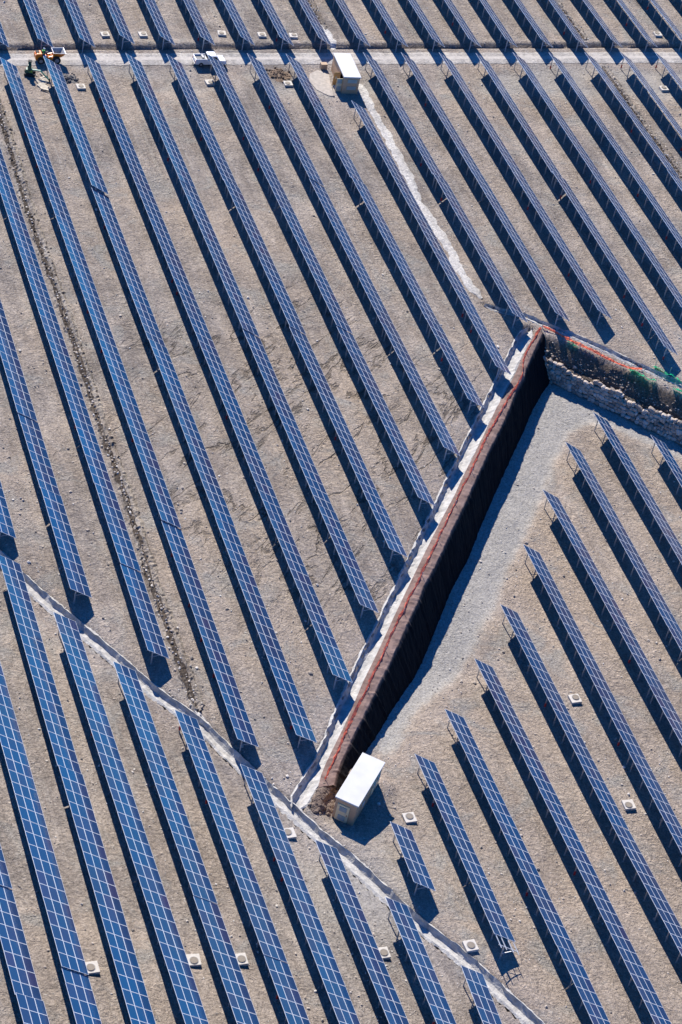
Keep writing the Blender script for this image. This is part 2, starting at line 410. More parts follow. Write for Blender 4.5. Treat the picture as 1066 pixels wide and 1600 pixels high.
M_NETG = netting("green_netting", (.02, .42, .20), .36)

# ------------------------------------------------------------------ ground: one sheet to the horizon
def axis(lo, hi, st, far):
    core = np.arange(lo, hi + st / 2, st); a = []; b = []; s = st; p = lo
    while p > -far: s *= 1.45; p -= s; a.append(p)
    s = st; p = core[-1]
    while p < far: s *= 1.45; p += s; b.append(p)
    return np.r_[a[::-1], core, b]
AX = axis(24, 206, .45, 9000); AY = axis(92, 330, .45, 9000)
GX, GY = np.meshgrid(AX, AY, indexing='ij')
GZ = terr(GX, GY)
INS = in_poly(GX, GY, pit_poly)
chan2 = np.array([at(*p, 0.0) for p in PX_CHAN2]); chan3 = np.array([at(*p, 0.0) for p in PX_CHAN3])
D1, D2, D3 = pl_dist(GX, GY, chan), pl_dist(GX, GY, chan2), pl_dist(GX, GY, chan3)
DC = pl_dist(GX, GY, crest); DR = pl_dist(GX, GY, rim)
core = (GX > 20) & (GX < 212) & (GY > 88) & (GY < 340)
rough_zone = sstep(.05, .45, fbm(GX + 300, GY, 34, 3))
rel = .09 * fbm(GX, GY * .55, 7, 4) + .06 * fbm(GX + 50, GY, 1.6, 3) * (.55 + rough_zone) + .10 * rough_zone * fbm(GX, GY + 90, 3.2, 3)
near_cut = np.minimum.reduce([sstep(1.5, 5, np.hypot(GX - 75.5, GY - 140.3)), sstep(.9, 2.2, D1), sstep(.9, 2.6, D2), sstep(.6, 1.6, D3)])
road_c = lambda x: 287.3 + .0225 * (x - 65.4)
near_road = sstep(1.8, 3.5, np.abs(GY - road_c(GX)))
soil_slope = (INS & (DR < 2.6) & (DC > 1))
rel = np.where(core, rel, 0) * near_cut * (.25 + .75 * near_road)
rel = np.where(soil_slope, .28 * fbm(GX, GY, 1.8, 3), rel)
rel = np.where(INS & (DR > 2.2) & (DR < 6), -.03, rel)
rel = np.where((DC < 5) & INS, rel * sstep(2.6, 5, DC), rel)
GZ = GZ + rel
GZ -= .95 * (1 - sstep(.45, .80, D1)) + .95 * (1 - sstep(.4, .85, D2)) * (~INS) + .38 * (1 - sstep(.22, .50, D3)) * (~INS)
GZ -= .22 * (1 - sstep(.2, 1.6, DC)) * (~INS) * sstep(0, 2.0, pl_dist(GX, GY, crest[-2:]))
dit = np.abs(GY - (290.75 + .026 * (GX - 65.8)))
GZ -= .55 * (1 - sstep(.1, .7, dit)) * core
GZ += .16 * np.exp(-((GY - (292.0 + .026 * (GX - 65.8))) / .6) ** 2) * core
def hz(x, y):
    i = int(np.clip(np.searchsorted(AX, x) - 1, 0, len(AX) - 2)); j = int(np.clip(np.searchsorted(AY, y) - 1, 0, len(AY) - 2))
    u = (x - AX[i]) / (AX[i + 1] - AX[i]); v = (y - AY[j]) / (AY[j + 1] - AY[j])
    return (GZ[i, j] * (1 - u) + GZ[i + 1, j] * u) * (1 - v) + (GZ[i, j + 1] * (1 - u) + GZ[i + 1, j + 1] * u) * v
nx, ny = len(AX), len(AY)
V = np.stack([GX, GY, GZ], -1).reshape(-1, 3)
ii, jj = np.meshgrid(np.arange(nx - 1), np.arange(ny - 1), indexing='ij')
q = (ii * ny + jj).ravel()
FQ = np.stack([q, q + ny, q + ny + 1, q + 1], -1)
me = bpy.data.meshes.new("ground")
me.vertices.add(len(V)); me.vertices.foreach_set("co", V.ravel())
me.loops.add(len(FQ) * 4); me.loops.foreach_set("vertex_index", FQ.ravel().astype(np.int32))
me.polygons.add(len(FQ)); me.polygons.foreach_set("loop_start", np.arange(0, len(FQ) * 4, 4, dtype=np.int32))
me.update(calc_edges=True); me.validate()
me.polygons.foreach_set("use_smooth", [True] * len(FQ))
# material zones: R grey gravel, G warm earth, B cracked clay
PX_GRAVEL = [(862,600),(905,616),(962,645),(1066,690),(1066,716),(1010,688),(962,668),(922,660),(888,676),(868,728),(841,789),(807,863),(788,915),(750,988),(723,1042),(700,1070),(660,1110),(625,1165),(600,1200),(575,1180),(611,1112),(663,1025),(747,836),(820,672)]
grv = [at(*p, -4.3)[:2] for p in PX_GRAVEL]
wob = 1.4 * fbm(GX + 9, GY, 5, 4)
GR = np.where(in_poly(GX + wob, GY + wob * .6, grv), 1.0, 0.0)
GRs = GR.copy()
for _ in range(2): GRs[1:-1, 1:-1] = (GRs[1:-1, 1:-1] * 2 + GRs[:-2, 1:-1] + GRs[2:, 1:-1] + GRs[1:-1, :-2] + GRs[1:-1, 2:]) / 6
pk = at(600, 1360)[:2]; pk2 = at(760, 1500)[:2]
GRs = np.maximum(GRs, .8 * np.exp(-((GX - 72.5) ** 2 + (GY - 129) ** 2) / 60.0))
GRs = np.maximum(GRs, .75 * (1 - sstep(2.5, 7, np.abs(GY - 282))) * sstep(.35, .6, .5 + .5 * fbm(GX, GY, 9, 3)))
WARM = np.where(INS & (GR < .5), .55 + .45 * sstep(-.2, .5, fbm(GX, GY, 14, 3)), 0.0)
c1 = at(600, 700)[:2]; c2 = at(655, 620)[:2]
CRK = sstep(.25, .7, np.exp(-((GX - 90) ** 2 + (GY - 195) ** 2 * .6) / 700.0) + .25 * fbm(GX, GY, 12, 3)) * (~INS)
WARM = np.maximum(WARM, .6 * np.exp(-((GX - 93) ** 2 + (GY - 196) ** 2) / 380.0) * (~INS))
WARM = np.where(GY < CH(GX), .45 * sstep(-.3, .5, fbm(GX, GY, 16, 3)), WARM)
B2c = np.array([115.3, 281.])
WARM = np.maximum(WARM, np.exp(-((GX - 112.5) ** 2 + (GY - 281) ** 2) / 16.0))
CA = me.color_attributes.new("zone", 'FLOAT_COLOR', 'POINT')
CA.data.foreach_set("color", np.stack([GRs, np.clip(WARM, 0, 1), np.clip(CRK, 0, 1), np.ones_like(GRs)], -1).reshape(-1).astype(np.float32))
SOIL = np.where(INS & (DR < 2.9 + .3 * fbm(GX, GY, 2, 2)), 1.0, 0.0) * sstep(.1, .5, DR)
SOIL = np.maximum(SOIL, .75 * np.exp(-((GX - at(436, 117)[0]) ** 2 + (GY - at(436, 117)[1]) ** 2) / 9.0))
SOIL = np.maximum(SOIL, .6 * np.exp(-((GX - at(500, 1250)[0]) ** 2 + (GY - at(500, 1250)[1]) ** 2) / 4.0))
SOIL = np.maximum(SOIL, .5 * (1 - sstep(.1, .8, dit)) * core)
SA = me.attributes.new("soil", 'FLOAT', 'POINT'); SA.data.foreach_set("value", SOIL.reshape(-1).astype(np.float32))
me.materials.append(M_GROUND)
ground = bpy.data.objects.new("ground", me); COL.objects.link(ground); tag(ground, kind="structure")

# ------------------------------------------------------------------ strips laid along lines
def strip(name, line, prof, mats, step=.5, jitter=.0, drape=True, zoff=.05, ends=True, lump=.0, fn=None, smooth=False):
    """prof: list of (offset across, height, material); line in world xy(z)"""
    L = np.sum(np.hypot(*(np.array(line)[1:, :2] - np.array(line)[:-1, :2]).T))
    n = max(3, int(L / step)); p = resample(np.array(line)[:, :2], n)
    t = np.gradient(p, axis=0); t /= np.linalg.norm(t, axis=1)[:, None]; nn = np.stack([t[:, 1], -t[:, 0]], 1)
    k = len(prof); vs = []
    for i in range(n):
        s = 1.0
        if ends and fn is None: s = min(1.0, .35 + .65 * min(i, n - 1 - i) / 3.0)
        for j, (o, h, _m) in enumerate(prof):
            jj_ = jitter * (vnoise(np.array([i * step / 1.1 + 50 * j + 3]), np.array([j * 9.7]))[0] + .6 * vnoise(np.array([i * step / .4 + 20 * j]), np.array([j * 5.1 + 77]))[0])
            x, y = p[i] + nn[i] * (o + jj_) * s
            z = (hz(x, y) if drape else terr(x, y)) + zoff
            z += h + lump * rng.normal() * (1 if 0 < j < k - 1 else .2)
            vs.append((x, y, z))
    fs = []; mi = []
    for i in range(n - 1):
        for j in range(k - 1):
            a = i * k + j; fs.append((a, a + 1, a + k + 1, a + k)); mi.append(prof[j][2])
    o = raw_obj(name, vs, fs, mats, mi, smooth)
    me_ = o.data; bm = bmesh.new(); bm.from_mesh(me_)
    bmesh.ops.recalc_face_normals(bm, faces=bm.faces)
    if sum(f.normal.z for f in bm.faces) < 0: bmesh.ops.reverse_faces(bm, faces=bm.faces)
    bm.to_mesh(me_); bm.free()
    return o

# road: two pale wheel bands, darker middle
rl = [(x, road_c(x), 0) for x in np.arange(20, 226, 4.0)]
road = strip("road", rl, [(-1.75, -.03, 0), (-1.3, .02, 0), (-.5, .015, 1), (.35, .04, 0), (1.2, .015, 0), (1.7, -.03, 0)], [M_ROAD, plain("road_middle", (.42, .39, .36), .95, var=.15, scale=2, bump=.03)], step=.6, jitter=.12, zoff=.07, ends=False)
tag(road, kind="structure")
# drainage channels: sprayed concrete U ditches
def ditch(name, line, hw, dep, label, group=None):
    prof = [(-hw - .28, -.14, 0), (-hw, .07, 0), (-hw * .78, -dep * .55, 0), (-hw * .50, -dep, 0), (-hw * .05, -dep * .95, 0), (hw * .45, -dep * .5, 0), (hw * .85, -dep * .08, 0), (hw + .15, -.14, 0)]
    # heights here are above the smooth terrain
    L = np.array(line); o = strip(name, L, prof, [M_LINER], step=.45, jitter=.12, drape=False, zoff=.07, lump=.022)
    return tag(o, label, "drainage channel", group)
ditch("drainage_channel", chan, .74, .52, "long pale concrete drainage channel crossing the whole array diagonally past the small hut")
ditch("drainage_channel", chan2, .92, .62, "white concrete drainage channel running straight along the top of the black covered slope")
ditch("drainage_channel", chan3, .5, .32, "thin grey drainage channel above the stone retaining wall")
wl = np.array([at(*p, 0.0) for p in PX_WHITE]); wl2 = np.array([at(*p, 0.0) for p in PX_WHITE2])
def flat_prof(hw): return [(-hw, -.04, 0), (-hw * .6, .04, 0), (0, .07, 0), (hw * .6, .04, 0), (hw, -.04, 0)]
tag(strip("gravel_path", wl, flat_prof(.72), [M_WHITEGR], step=.5, jitter=.22, zoff=.05, lump=.015), kind="structure")
tag(strip("gravel_path", wl2, flat_prof(.85), [M_WHITEGR], step=.5, jitter=.25, zoff=.06, lump=.015), kind="structure")
wl3 = np.array([at(*p, 0.0) for p in [(303, 1112), (313, 1124), (322, 1139)]])
tag(strip("gravel_path", wl3, flat_prof(.7), [M_WHITEGR], step=.4, jitter=.25, zoff=.06, lump=.015), kind="structure")
# open cable trenches with their spoil
def trench(px, label, sd_=1):
    line = np.array([at(*p, 0.0) for p in px])
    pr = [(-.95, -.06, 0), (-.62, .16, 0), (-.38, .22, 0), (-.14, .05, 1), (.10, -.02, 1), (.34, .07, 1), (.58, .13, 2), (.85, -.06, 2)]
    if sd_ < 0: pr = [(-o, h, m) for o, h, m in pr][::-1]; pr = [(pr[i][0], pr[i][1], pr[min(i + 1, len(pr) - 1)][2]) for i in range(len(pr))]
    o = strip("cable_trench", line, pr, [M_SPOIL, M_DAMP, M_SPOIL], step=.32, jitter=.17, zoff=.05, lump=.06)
    return tag(o, label, "trench")
PX_TR1 = [(-20,120),(3.4,189),(20,243),(37,300),(50.7,344),(67.5,394.6),(91,458.7),(111.4,519.5),(131.7,580),(140,608),(158.7,667.5),(182.4,731.7),(202.6,789),(219.5,843),(233,890),(241,917),(256.7,960.8),(270,998),(290,1052),(310.7,1112.8)]
PX_TR2 = [(942,104.7),(969,142),(1000,189),(1037,236),(1060.6,270),(1100,325)]
PX_TR3 = [(474,-20),(481.7,0),(495,27),(507,47)]
PX_TR4 = [(852,-20),(868,3.4),(895,37),(913.7,64)]
trench(PX_TR1, "long dug cable trench with rubble spoil between the solar rows beside the drainage channel end")
trench(PX_TR2, "dark dug cable trench with spoil between solar rows near the far road corner")
trench(PX_TR3, "short dug trench above the road leading to the open-doored hut")
trench(PX_TR4, "dug trench above the road ending in a pale patch")

# ------------------------------------------------------------------ black geotextile slope
PX_BASE = [(860,596.5),(847.5,613.4),(831,642),(818.8,672),(798,715),(781.3,752.6),(760.7,799.5),(745.5,836),(730,875),(703.9,923.8),(685,970.7),(663.3,1024),(645,1061),(611.4,1110),(587,1151),(570,1176),(552,1208),(538,1238)]
PX_BAND = [(839,516),(818,554),(804,587),(785,622),(773.8,642),(762.5,667),(741,711),(725,742),(710,775),(690,812),(673,846),(660,872),(644,905),(613.4,969),(590,1020),(566,1069),(552,1103),(538,1135),(522,1167),(508,1196),(501,1214),(497,1232)]
NS = 260
cr = resample(crest, NS); bd = resample(np.array([at(*p, 0.0) for p in PX_BAND]), NS)
bs = resample(np.array([at(*p, lambda x, y: min(-.4, float(floor_z(x, y)))) for p in PX_BASE]), NS)
vs, fs, zn = [], [], []
rows_ = []
for i in range(NS):
    fold = .05 * vnoise(np.array([i * .55]), np.array([.5]))[0] + .06 * vnoise(np.array([i * 1.3]), np.array([9.5]))[0]
    fold += .10 * (abs((i * .35) % 4.2) < .35) + .05 * vnoise(np.array([i * .09]), np.array([4.4]))[0]
    out = np.array([.824, -.567, 0])
    prof = []
    for t in np.linspace(0, 1, 5): 
        p = bd[i] * (1 - t) + cr[i] * t
        prof.append((p + np.array([0, 0, .10 + .10 * math.sin(t * math.pi * .9) + fold * .5 * t + .02 * rng.normal()]), 0.0))
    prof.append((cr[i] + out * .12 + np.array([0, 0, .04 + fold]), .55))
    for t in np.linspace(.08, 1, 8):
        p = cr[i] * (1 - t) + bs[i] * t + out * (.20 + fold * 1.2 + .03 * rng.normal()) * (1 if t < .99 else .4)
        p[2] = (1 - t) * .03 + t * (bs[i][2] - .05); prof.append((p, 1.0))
    rows_.append(prof)
k = len(rows_[0])
vs = [p for r in rows_ for p, _ in r]; zn = [z for r in rows_ for _, z in r]
fs = [(i * k + j, i * k + j + 1, (i + 1) * k + j + 1, (i + 1) * k + j) for i in range(NS - 1) for j in range(k - 1)]
geo = raw_obj("slope_cover", vs, fs, M_GEO, smooth=False)
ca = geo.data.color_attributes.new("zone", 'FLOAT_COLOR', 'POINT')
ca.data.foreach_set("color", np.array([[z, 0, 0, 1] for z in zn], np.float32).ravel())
tag(geo, "black geotextile sheet covering the long steep cut slope beside the gravel track", "slope cover")

# ------------------------------------------------------------------ irregular stones
_ico = bmesh.new(); bmesh.ops.create_icosphere(_ico, subdivisions=1, radius=1)
ICO_V = np.array([v.co for v in _ico.verts]); ICO_F = [tuple(v.index for v in f.verts) for f in _ico.faces]; _ico.free()
_i2 = bmesh.new(); bmesh.ops.create_icosphere(_i2, subdivisions=2, radius=1)
IC2_V = np.array([v.co for v in _i2.verts]); IC2_F = [tuple(v.index for v in f.verts) for f in _i2.faces]; _i2.free()
def stone(vs, fs, c, size, rot=None, rough=.18, hi=False, blocky=0.0):
    B, Fc = (IC2_V, IC2_F) if hi else (ICO_V, ICO_F)
    p = B * (1 + rng.uniform(-rough, rough, (len(B), 1)))
    if blocky: p = np.sign(p) * np.abs(p) ** (1 - blocky)
    p = p * np.array(size)
    if rot is None:
        a = rng.uniform(0, 6.28); p = p @ np.array([[math.cos(a), math.sin(a), 0], [-math.sin(a), math.cos(a), 0], [0, 0, 1]])
    else: p = p @ rot
    b = len(vs); vs.extend((p + np.array(c)).tolist()); fs.extend([tuple(b + i for i in f) for f in Fc])

def stone_mat(name, lo, hi_):
    m, n, l, b = mat(name)
    g = n.new("ShaderNodeNewGeometry"); r = n.new("ShaderNodeValToRGB"); e = r.color_ramp.elements
    e[0].color = (*lo, 1); e[1].color = (*hi_, 1); q_ = e.new(.5); q_.color = (*[(a + c) / 2 * f for a, c, f in zip(lo, hi_, (1.08, .98, .9))], 1)
    l.new(g.outputs["Random Per Island"], r.inputs[0])
    tc = n.new("ShaderNodeTexCoord"); nz = n.new("ShaderNodeTexNoise"); nz.inputs["Scale"].default_value = 4; nz.inputs["Detail"].default_value = 6
    l.new(tc.outputs["Object"], nz.inputs["Vector"])
    r2 = n.new("ShaderNodeValToRGB"); r2.color_ramp.elements[0].color = (.7, .7, .7, 1); r2.color_ramp.elements[1].color = (1.3, 1.3, 1.3, 1); l.new(nz.outputs["Fac"], r2.inputs[0])
    mx = n.new("ShaderNodeMix"); mx.data_type = 'RGBA'; mx.blend_type = 'MULTIPLY'; mx.inputs[0].default_value = 1
    l.new(r.outputs[0], mx.inputs[6]); l.new(r2.outputs[0], mx.inputs[7]); l.new(mx.outputs[2], b.inputs["Base Color"])
    b.inputs["Roughness"].default_value = .9
    bp = n.new("ShaderNodeBump"); bp.inputs["Distance"].default_value = .06; l.new(nz.outputs["Fac"], bp.inputs["Height"]); l.new(bp.outputs[0], b.inputs["Normal"])
    return m
M_STONE = stone_mat("wall_stone", (.24, .20, .17), (.55, .49, .43))
M_RUB = stone_mat("rubble_stone", (.13, .105, .09), (.36, .32, .285))
M_PEB = stone_mat("pebbles", (.17, .155, .145), (.62, .59, .55))

# stone retaining wall in front of the soil bank
ru = np.array([_u[0], _u[1]]); rn = np.array([ru[1], -ru[0]])
TOPZ, BOTZ = -1.75, -4.45
WL = 118.0
r0 = rim[0, :2] + ru * .4
def wall_pt(s, h):
    """s along, h 0..1 up; battered face"""
    p = r0 + ru * s + rn * (3.18 - .75 * h)
    return np.array([p[0], p[1], BOTZ + (TOPZ - BOTZ) * h])
vs, fs = [], []
Rw = np.array([[ru[0], ru[1], 0], [0, 0, 1], [rn[0], rn[1], 0]])
cells = []
for row_i in range(6):
    s = rng.uniform(-.4, .2)
    while s < WL:
        wdt = rng.choice([.42, .6, .8, 1.05], p=[.25, .35, .27, .13]) * rng.uniform(.85, 1.15)
        cells.append((s + wdt / 2, (row_i + .5) / 6 + rng.normal(0, .028), wdt, rng.uniform(.85, 1.45)))
        s += wdt * .93
for s_, h_, wdt, k_ in cells:
    if h_ > .93 + .10 * math.sin(s_ * .7) or h_ < 0: continue
    tl = rng.normal(0, .22); Rt = np.array([[math.cos(tl), math.sin(tl), 0], [-math.sin(tl), math.cos(tl), 0], [0, 0, 1]])
    c = wall_pt(s_, h_); c[:2] += rn * rng.uniform(-.12, .12)
    stone(vs, fs, c, (wdt * .55, .255 * k_, rng.uniform(.24, .42)), Rt @ Rw, .17, hi=True, blocky=.30)
nstone = len(fs)
b = len(vs)
for s in (-.6, WL):
    for h in (0, .84):
        for d in (-.22, -.8): vs.append((wall_pt(s, h) + np.array([rn[0] * d, rn[1] * d, 0])).tolist())
fs += [(b, b + 2, b + 6, b + 4), (b + 1, b + 5, b + 7, b + 3), (b + 2, b + 3, b + 7, b + 6), (b, b + 1, b + 3, b + 2), (b + 4, b + 6, b + 7, b + 5)]
sw = raw_obj("stone_wall", vs, fs, [M_STONE, M_DAMP], [0] * nstone + [1] * 5, smooth=False)
tag(sw, "dry stone retaining wall of rough boulders below the shaded soil bank", "retaining wall")
# rubble on the bank and loose stones over the field
vs, fs = [], []
for _ in range(3000):
    s = rng.uniform(0, 100) ; d = 2.35 - abs(rng.normal(0, .75)) if rng.random() < .75 else rng.uniform(.3, 2.4)
    if d < .2: continue
    p = r0 + ru * s + rn * d
    r_ = rng.uniform(.04, .13) if rng.random() < .94 else rng.uniform(.13, .24)
    stone(vs, fs, (p[0], p[1], hz(*p) + r_ * .35), (r_ * rng.uniform(.8, 1.4), r_ * rng.uniform(.8, 1.2), r_ * rng.uniform(.6, .9)), None, .25)
tag(raw_obj("rubble", vs, fs, M_RUB), "loose rubble scattered over the shaded bank above the stone wall", kind="stuff")
vs, fs = [], []
n_ = 0
while n_ < 5200:
    u_, v_ = rng.uniform(-40, 1106), rng.uniform(-20, 1640)
    x, y, _z = at(u_, v_, hz)
    if abs(y - road_c(x)) < 1.8: continue
    if vnoise(np.array([x / 9.0]), np.array([y / 9.0]))[0] < rng.uniform(-.9, .7): continue
    gi, gj = min(np.searchsorted(AX, x), len(AX) - 1), min(np.searchsorted(AY, y), len(AY) - 1)
    if D1[gi, gj] < 1.2 or D2[gi, gj] < 1.4 or (INS[gi, gj] and DC[gi, gj] < 4): continue
    r_ = min(.20, .05 + rng.exponential(.03))
    stone(vs, fs, (x, y, hz(x, y) + r_ * .3), (r_ * rng.uniform(.8, 1.5), r_, r_ * .7), None, .25); n_ += 1
for px_ in (PX_TR1, PX_TR2, PX_TR3, PX_TR4):
    ln = resample(np.array([at(*p, 0.0) for p in px_]), 26 * len(px_))
    for p in ln:
        for _k in range(1):
            o_ = rng.normal(0, .45); x, y = p[0] + o_ + rng.normal(0, .1), p[1] + rng.normal(0, .2); r_ = rng.uniform(.05, .16)
            stone(vs, fs, (x, y, hz(x, y) + .12 * max(0, 1 - abs(abs(o_) - .5)) + r_ * .3), (r_ * 1.2, r_, r_ * .8), None, .3)
tag(raw_obj("loose_stones", vs, fs, M_PEB), "loose stones scattered over the bare graded ground", kind="stuff")
# scoured earth at the end of the cover, by the hut
vs, fs = [], []
for _ in range(420):
    u_, v_ = 503 + rng.normal(0, 11), 1250 + rng.normal(0, 12)
    if v_ > 1275: continue
    x, y, z = at(u_, v_, hz)
    if pl_dist(x, y, chan2) < 1.15 or pl_dist(x, y, chan) < 1.2: continue
    r_ = rng.uniform(.08, .30)
    stone(vs, fs, (x, y, hz(x, y) + r_ * .2), (r_ * 1.3, r_, r_ * .8), None, .25)
tag(raw_obj("earth_clods", vs, fs, plain("clod_earth", (.16, .12, .095), .95, var=.25, bump=.05)), "dark broken earth clods between the slope cover and the small hut", kind="stuff")

# ------------------------------------------------------------------ solar tables
TILT = math.radians(32); CT, ST = math.cos(TILT), math.sin(TILT)
HI = 2.8; PITCH = 1.698; SP = 1.005; MW, MH = 1.672, .985
def module_mesh():
    mb = MB(); fw = .027; t = .04
    hx, hy = MW / 2, MH / 2
    o = [(-hx, -hy), (hx, -hy), (hx, hy), (-hx, hy)]; i_ = [(-hx + fw, -hy + fw), (hx - fw, -hy + fw), (hx - fw, hy - fw), (-hx + fw, hy - fw)]
    v = [(x, y, 0) for x, y in o] + [(x, y, 0) for x, y in i_] + [(x, y, -.006) for x, y in i_] + [(x, y, -t) for x, y in o]
    f = []; m = []
    for a in range(4):
        c = (a + 1) % 4
        f += [(a, c, 4 + c, 4 + a), (4 + a, 4 + c, 8 + c, 8 + a), (c, a, 12 + a, 12 + c)]; m += [0, 0, 0]
    f.append((8, 9, 10, 11)); m.append(1); f.append((15, 14, 13, 12)); m.append(2)
    me_ = bpy.data.meshes.new("solar_module"); me_.from_pydata(v, [], f)
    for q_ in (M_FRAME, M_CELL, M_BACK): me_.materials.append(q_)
    me_.polygons.foreach_set("material_index", m); me_.update(); return me_
MOD = module_mesh()
PO = .77                                   # post set back from the high edge
PH = HI - PO * math.tan(TILT) - .16
def post_mesh():
    mb = MB(); hgt = PH + .7
    mb.box((0, 0, PH - hgt / 2), (.13, .012, hgt)); 
    mb.box((-.06, .03, PH - hgt / 2), (.012, .06, hgt)); mb.box((.06, .03, PH - hgt / 2), (.012, .06, hgt))
    return mb.mesh("post", M_STEEL)
POST = post_mesh()
def sleeve_mesh():
    mb = MB(); mb.box((0, .02, .38), (.19, .14, .55), taper=.9); return mb.mesh("red_sleeve", M_RED)
SLEEVE = sleeve_mesh()
def post_offsets(ncol):
    L = ncol * PITCH; n = max(2, round((L - 1.0) / 2.65) + 1)
    return [(.5 + (L - 1.0) * i / (n - 1)) for i in range(n)]
_rack = {}
def rack_mesh(ncol):
    """x along the row, y down the slope, z normal; origin at the high corner"""
    if ncol in _rack: return _rack[ncol]
    mb = MB(); L = ncol * PITCH
    for y in (.28, 1.02, 1.98, 2.74): mb.box((L / 2, y, -.085), (L - .06, .05, .08))
    for x in post_offsets(ncol):
        mb.box((x, 1.5, -.17), (.06, 2.6, .08))
        # brace from the post down to the low half of the rafter
        ps = PO / CT
        a = Vector((x, ps + .75 * ST, -.2 - .95)); mb.bar((x + .06, ps + .9 * ST, -.17 - .9 * CT), (x + .06, 2.25, -.2), .05, .05)
    me_ = mb.mesh("support_rack", M_STEEL2); _rack[ncol] = me_; return me_
ORD = "first second third fourth fifth sixth seventh eighth ninth tenth eleventh twelfth thirteenth fourteenth fifteenth sixteenth seventeenth eighteenth nineteenth twentieth twenty-first twenty-second".split()
n_tables = n_mod = 0
def solar_table(hx, y0, z0, slope, ncol, label, group, mcols=None, yaw=0.0):
    """high corner of the far end at (hx, y0, z0); slope = rise per metre towards the viewer"""
    global n_tables, n_mod
    th = math.atan(slope)
    er = Vector((yaw, -math.cos(th), math.sin(th))).normalized(); es = Vector((CT, 0, -ST)); en = er.cross(es).normalized(); es = en.cross(er).normalized()
    P0 = Vector((hx, y0, z0)); L = ncol * PITCH
    cs = [P0 + er * a + es * b_ for a in np.linspace(0, L, 5) for b_ in (0, 3.0)]
    pts = [to_px(c) for c in cs] + [to_px((c[0] - SUN[0] / SUN[2] * 2.2, c[1] - SUN[1] / SUN[2] * 2.2, c[2] - 2.2)) for c in cs]
    if not any(-25 < p[0] < 1091 and -25 < p[1] < 1625 for p in pts): return None
    R = Matrix((er, es, en)).transposed().to_4x4()
    base = P0 + er * .5 + Vector((PO, 0, 0)); base.z -= HI
    root = empty("solar_table", base); tag(root, label, "solar table", group)
    off = P0 - base; mc = mcols or ncol
    for i in range(mc):
        for j in range(3):
            o = bpy.data.objects.new("solar_module", MOD); COL.objects.link(o); o.parent = root
            o.matrix_basis = Matrix.Translation(off + er * (PITCH * (i + .5)) + es * (SP * (j + .5)) + en * rng.uniform(-.006, .006)) @ R @ Matrix.Rotation(rng.normal(0, .005), 4, 'X') @ Matrix.Rotation(rng.normal(0, .004), 4, 'Y'); n_mod += 1
    o = bpy.data.objects.new("support_rack", rack_mesh(ncol)); COL.objects.link(o); o.parent = root
    o.matrix_basis = Matrix.Translation(off) @ R
    for x in post_offsets(ncol):
        p = off + er * x + Vector((PO, 0, 0)); p.z -= HI
        o = bpy.data.objects.new("post", POST); COL.objects.link(o); o.parent = root; o.location = p
        if rng.random() < .07:
            s_ = bpy.data.objects.new("red_sleeve", SLEEVE); COL.objects.link(s_); s_.parent = o
    n_tables += 1
    return root
GAP = .022
def run(hx, y0, cols, name_fn, group, zf=None, hxs=0.0, jit=.085):
    y = y0; made = []
    for idx, nc in enumerate(cols):
        L = nc * PITCH
        zg0 = zf(hx, y) if zf else 0.0; zg1 = zf(hx, y - L) if zf else 0.0
        sl = (zg1 - zg0) / L; j1 = rng.normal(0, jit)
        solar_table(hx + rng.normal(0, .02), y, zg0 + HI + j1, sl + rng.normal(0, .0012), nc, name_fn(idx, len(cols), nc), group, yaw=hxs)
        dy = L * math.cos(math.atan(sl)) + GAP; y -= dy; hx += hxs * dy
    return y
X0, DX = 64.4, 6.312
G_UP = "solar tables on the terrace below the road"
UP = {   # row: (far end, columns of each table)
 -4: (283.6, [20, 20, 20]), -3: (283.6, [20, 20, 20]),
 -2: (283.5, [20, 20, 8, 8, 10]), -1: (283.6, [20, 20, 8, 8, 8, 8]), 0: (283.5, [20, 20, 20, 20]), 1: (283.3, [20, 20, 20, 20]),
 2: (284.4, [20, 20, 20, 8, 8]), 3: (284.6, [20, 20, 20, 10]), 4: (284.8, [20, 20, 20, 5]), 5: (284.7, [20, 20, 20]), 6: (285.0, [20, 20, 10, 5]),
 7: (285.3, [20, 20, 10]), 8: (271.6, [20, 10, 8]), 9: (285.8, [20, 20]), 10: (286.0, [20, 20]), 11: (286.0, [20, 20]), 12: (286.1, [20, 20, 5]),
 13: (286.2, [20, 20]), 14: (286.3, [20, 20]), 15: (286.4, [20, 20]), 16: (286.5, [20]), 17: (286.6, [20]), 18: (286.7, [20])}
def up_name(k):
    if k < 0: row = f"{ORD[-k - 1]} row to the left of the white-topped green rig" 
    elif k == 0: row = "row whose top end stands beside the green rig"
    elif k == 1: row = "row whose top end covers the orange dumper"
    elif k == 5: row = "row whose top end covers the white pickup"
    elif k == 8: row = "row that starts against the open-doored hut"
    elif k < 5: row = f"{ORD[k - 2]} row right of the orange dumper"
    elif k < 8: row = f"{ORD[k - 6]} row right of the white pickup"
    else: row = f"{ORD[k - 9]} row right of the open-doored hut"
    def f(i, n, nc):
        pos = "top" if i == 0 else "bottom" if i == n - 1 else ORD[i]
        if k == 8 and i == 0: pos = "nearest-to-hut"
        return f"{pos} solar table in the {row}"
    return f
for k, (y0, cols) in UP.items():
    run(X0 + DX * k, y0, cols, up_name(k), G_UP)
# strip above the road: each table ends at the road
G_AB = "solar tables on the far side of the road"
for k in range(-1, 21):
    ye = 289.0 if k < 3 else 290.1 if k < 11 else 290.1 + .13 * (k - 10)
    hx = X0 + DX * k + (.35 if k > 0 else 0)
    j = rng.normal(0, .05)
    solar_table(hx, ye + 20 * PITCH, HI + j, 0.0, 20, f"{ORD[k + 1]} solar table from the left in the strip beyond the road", G_AB)
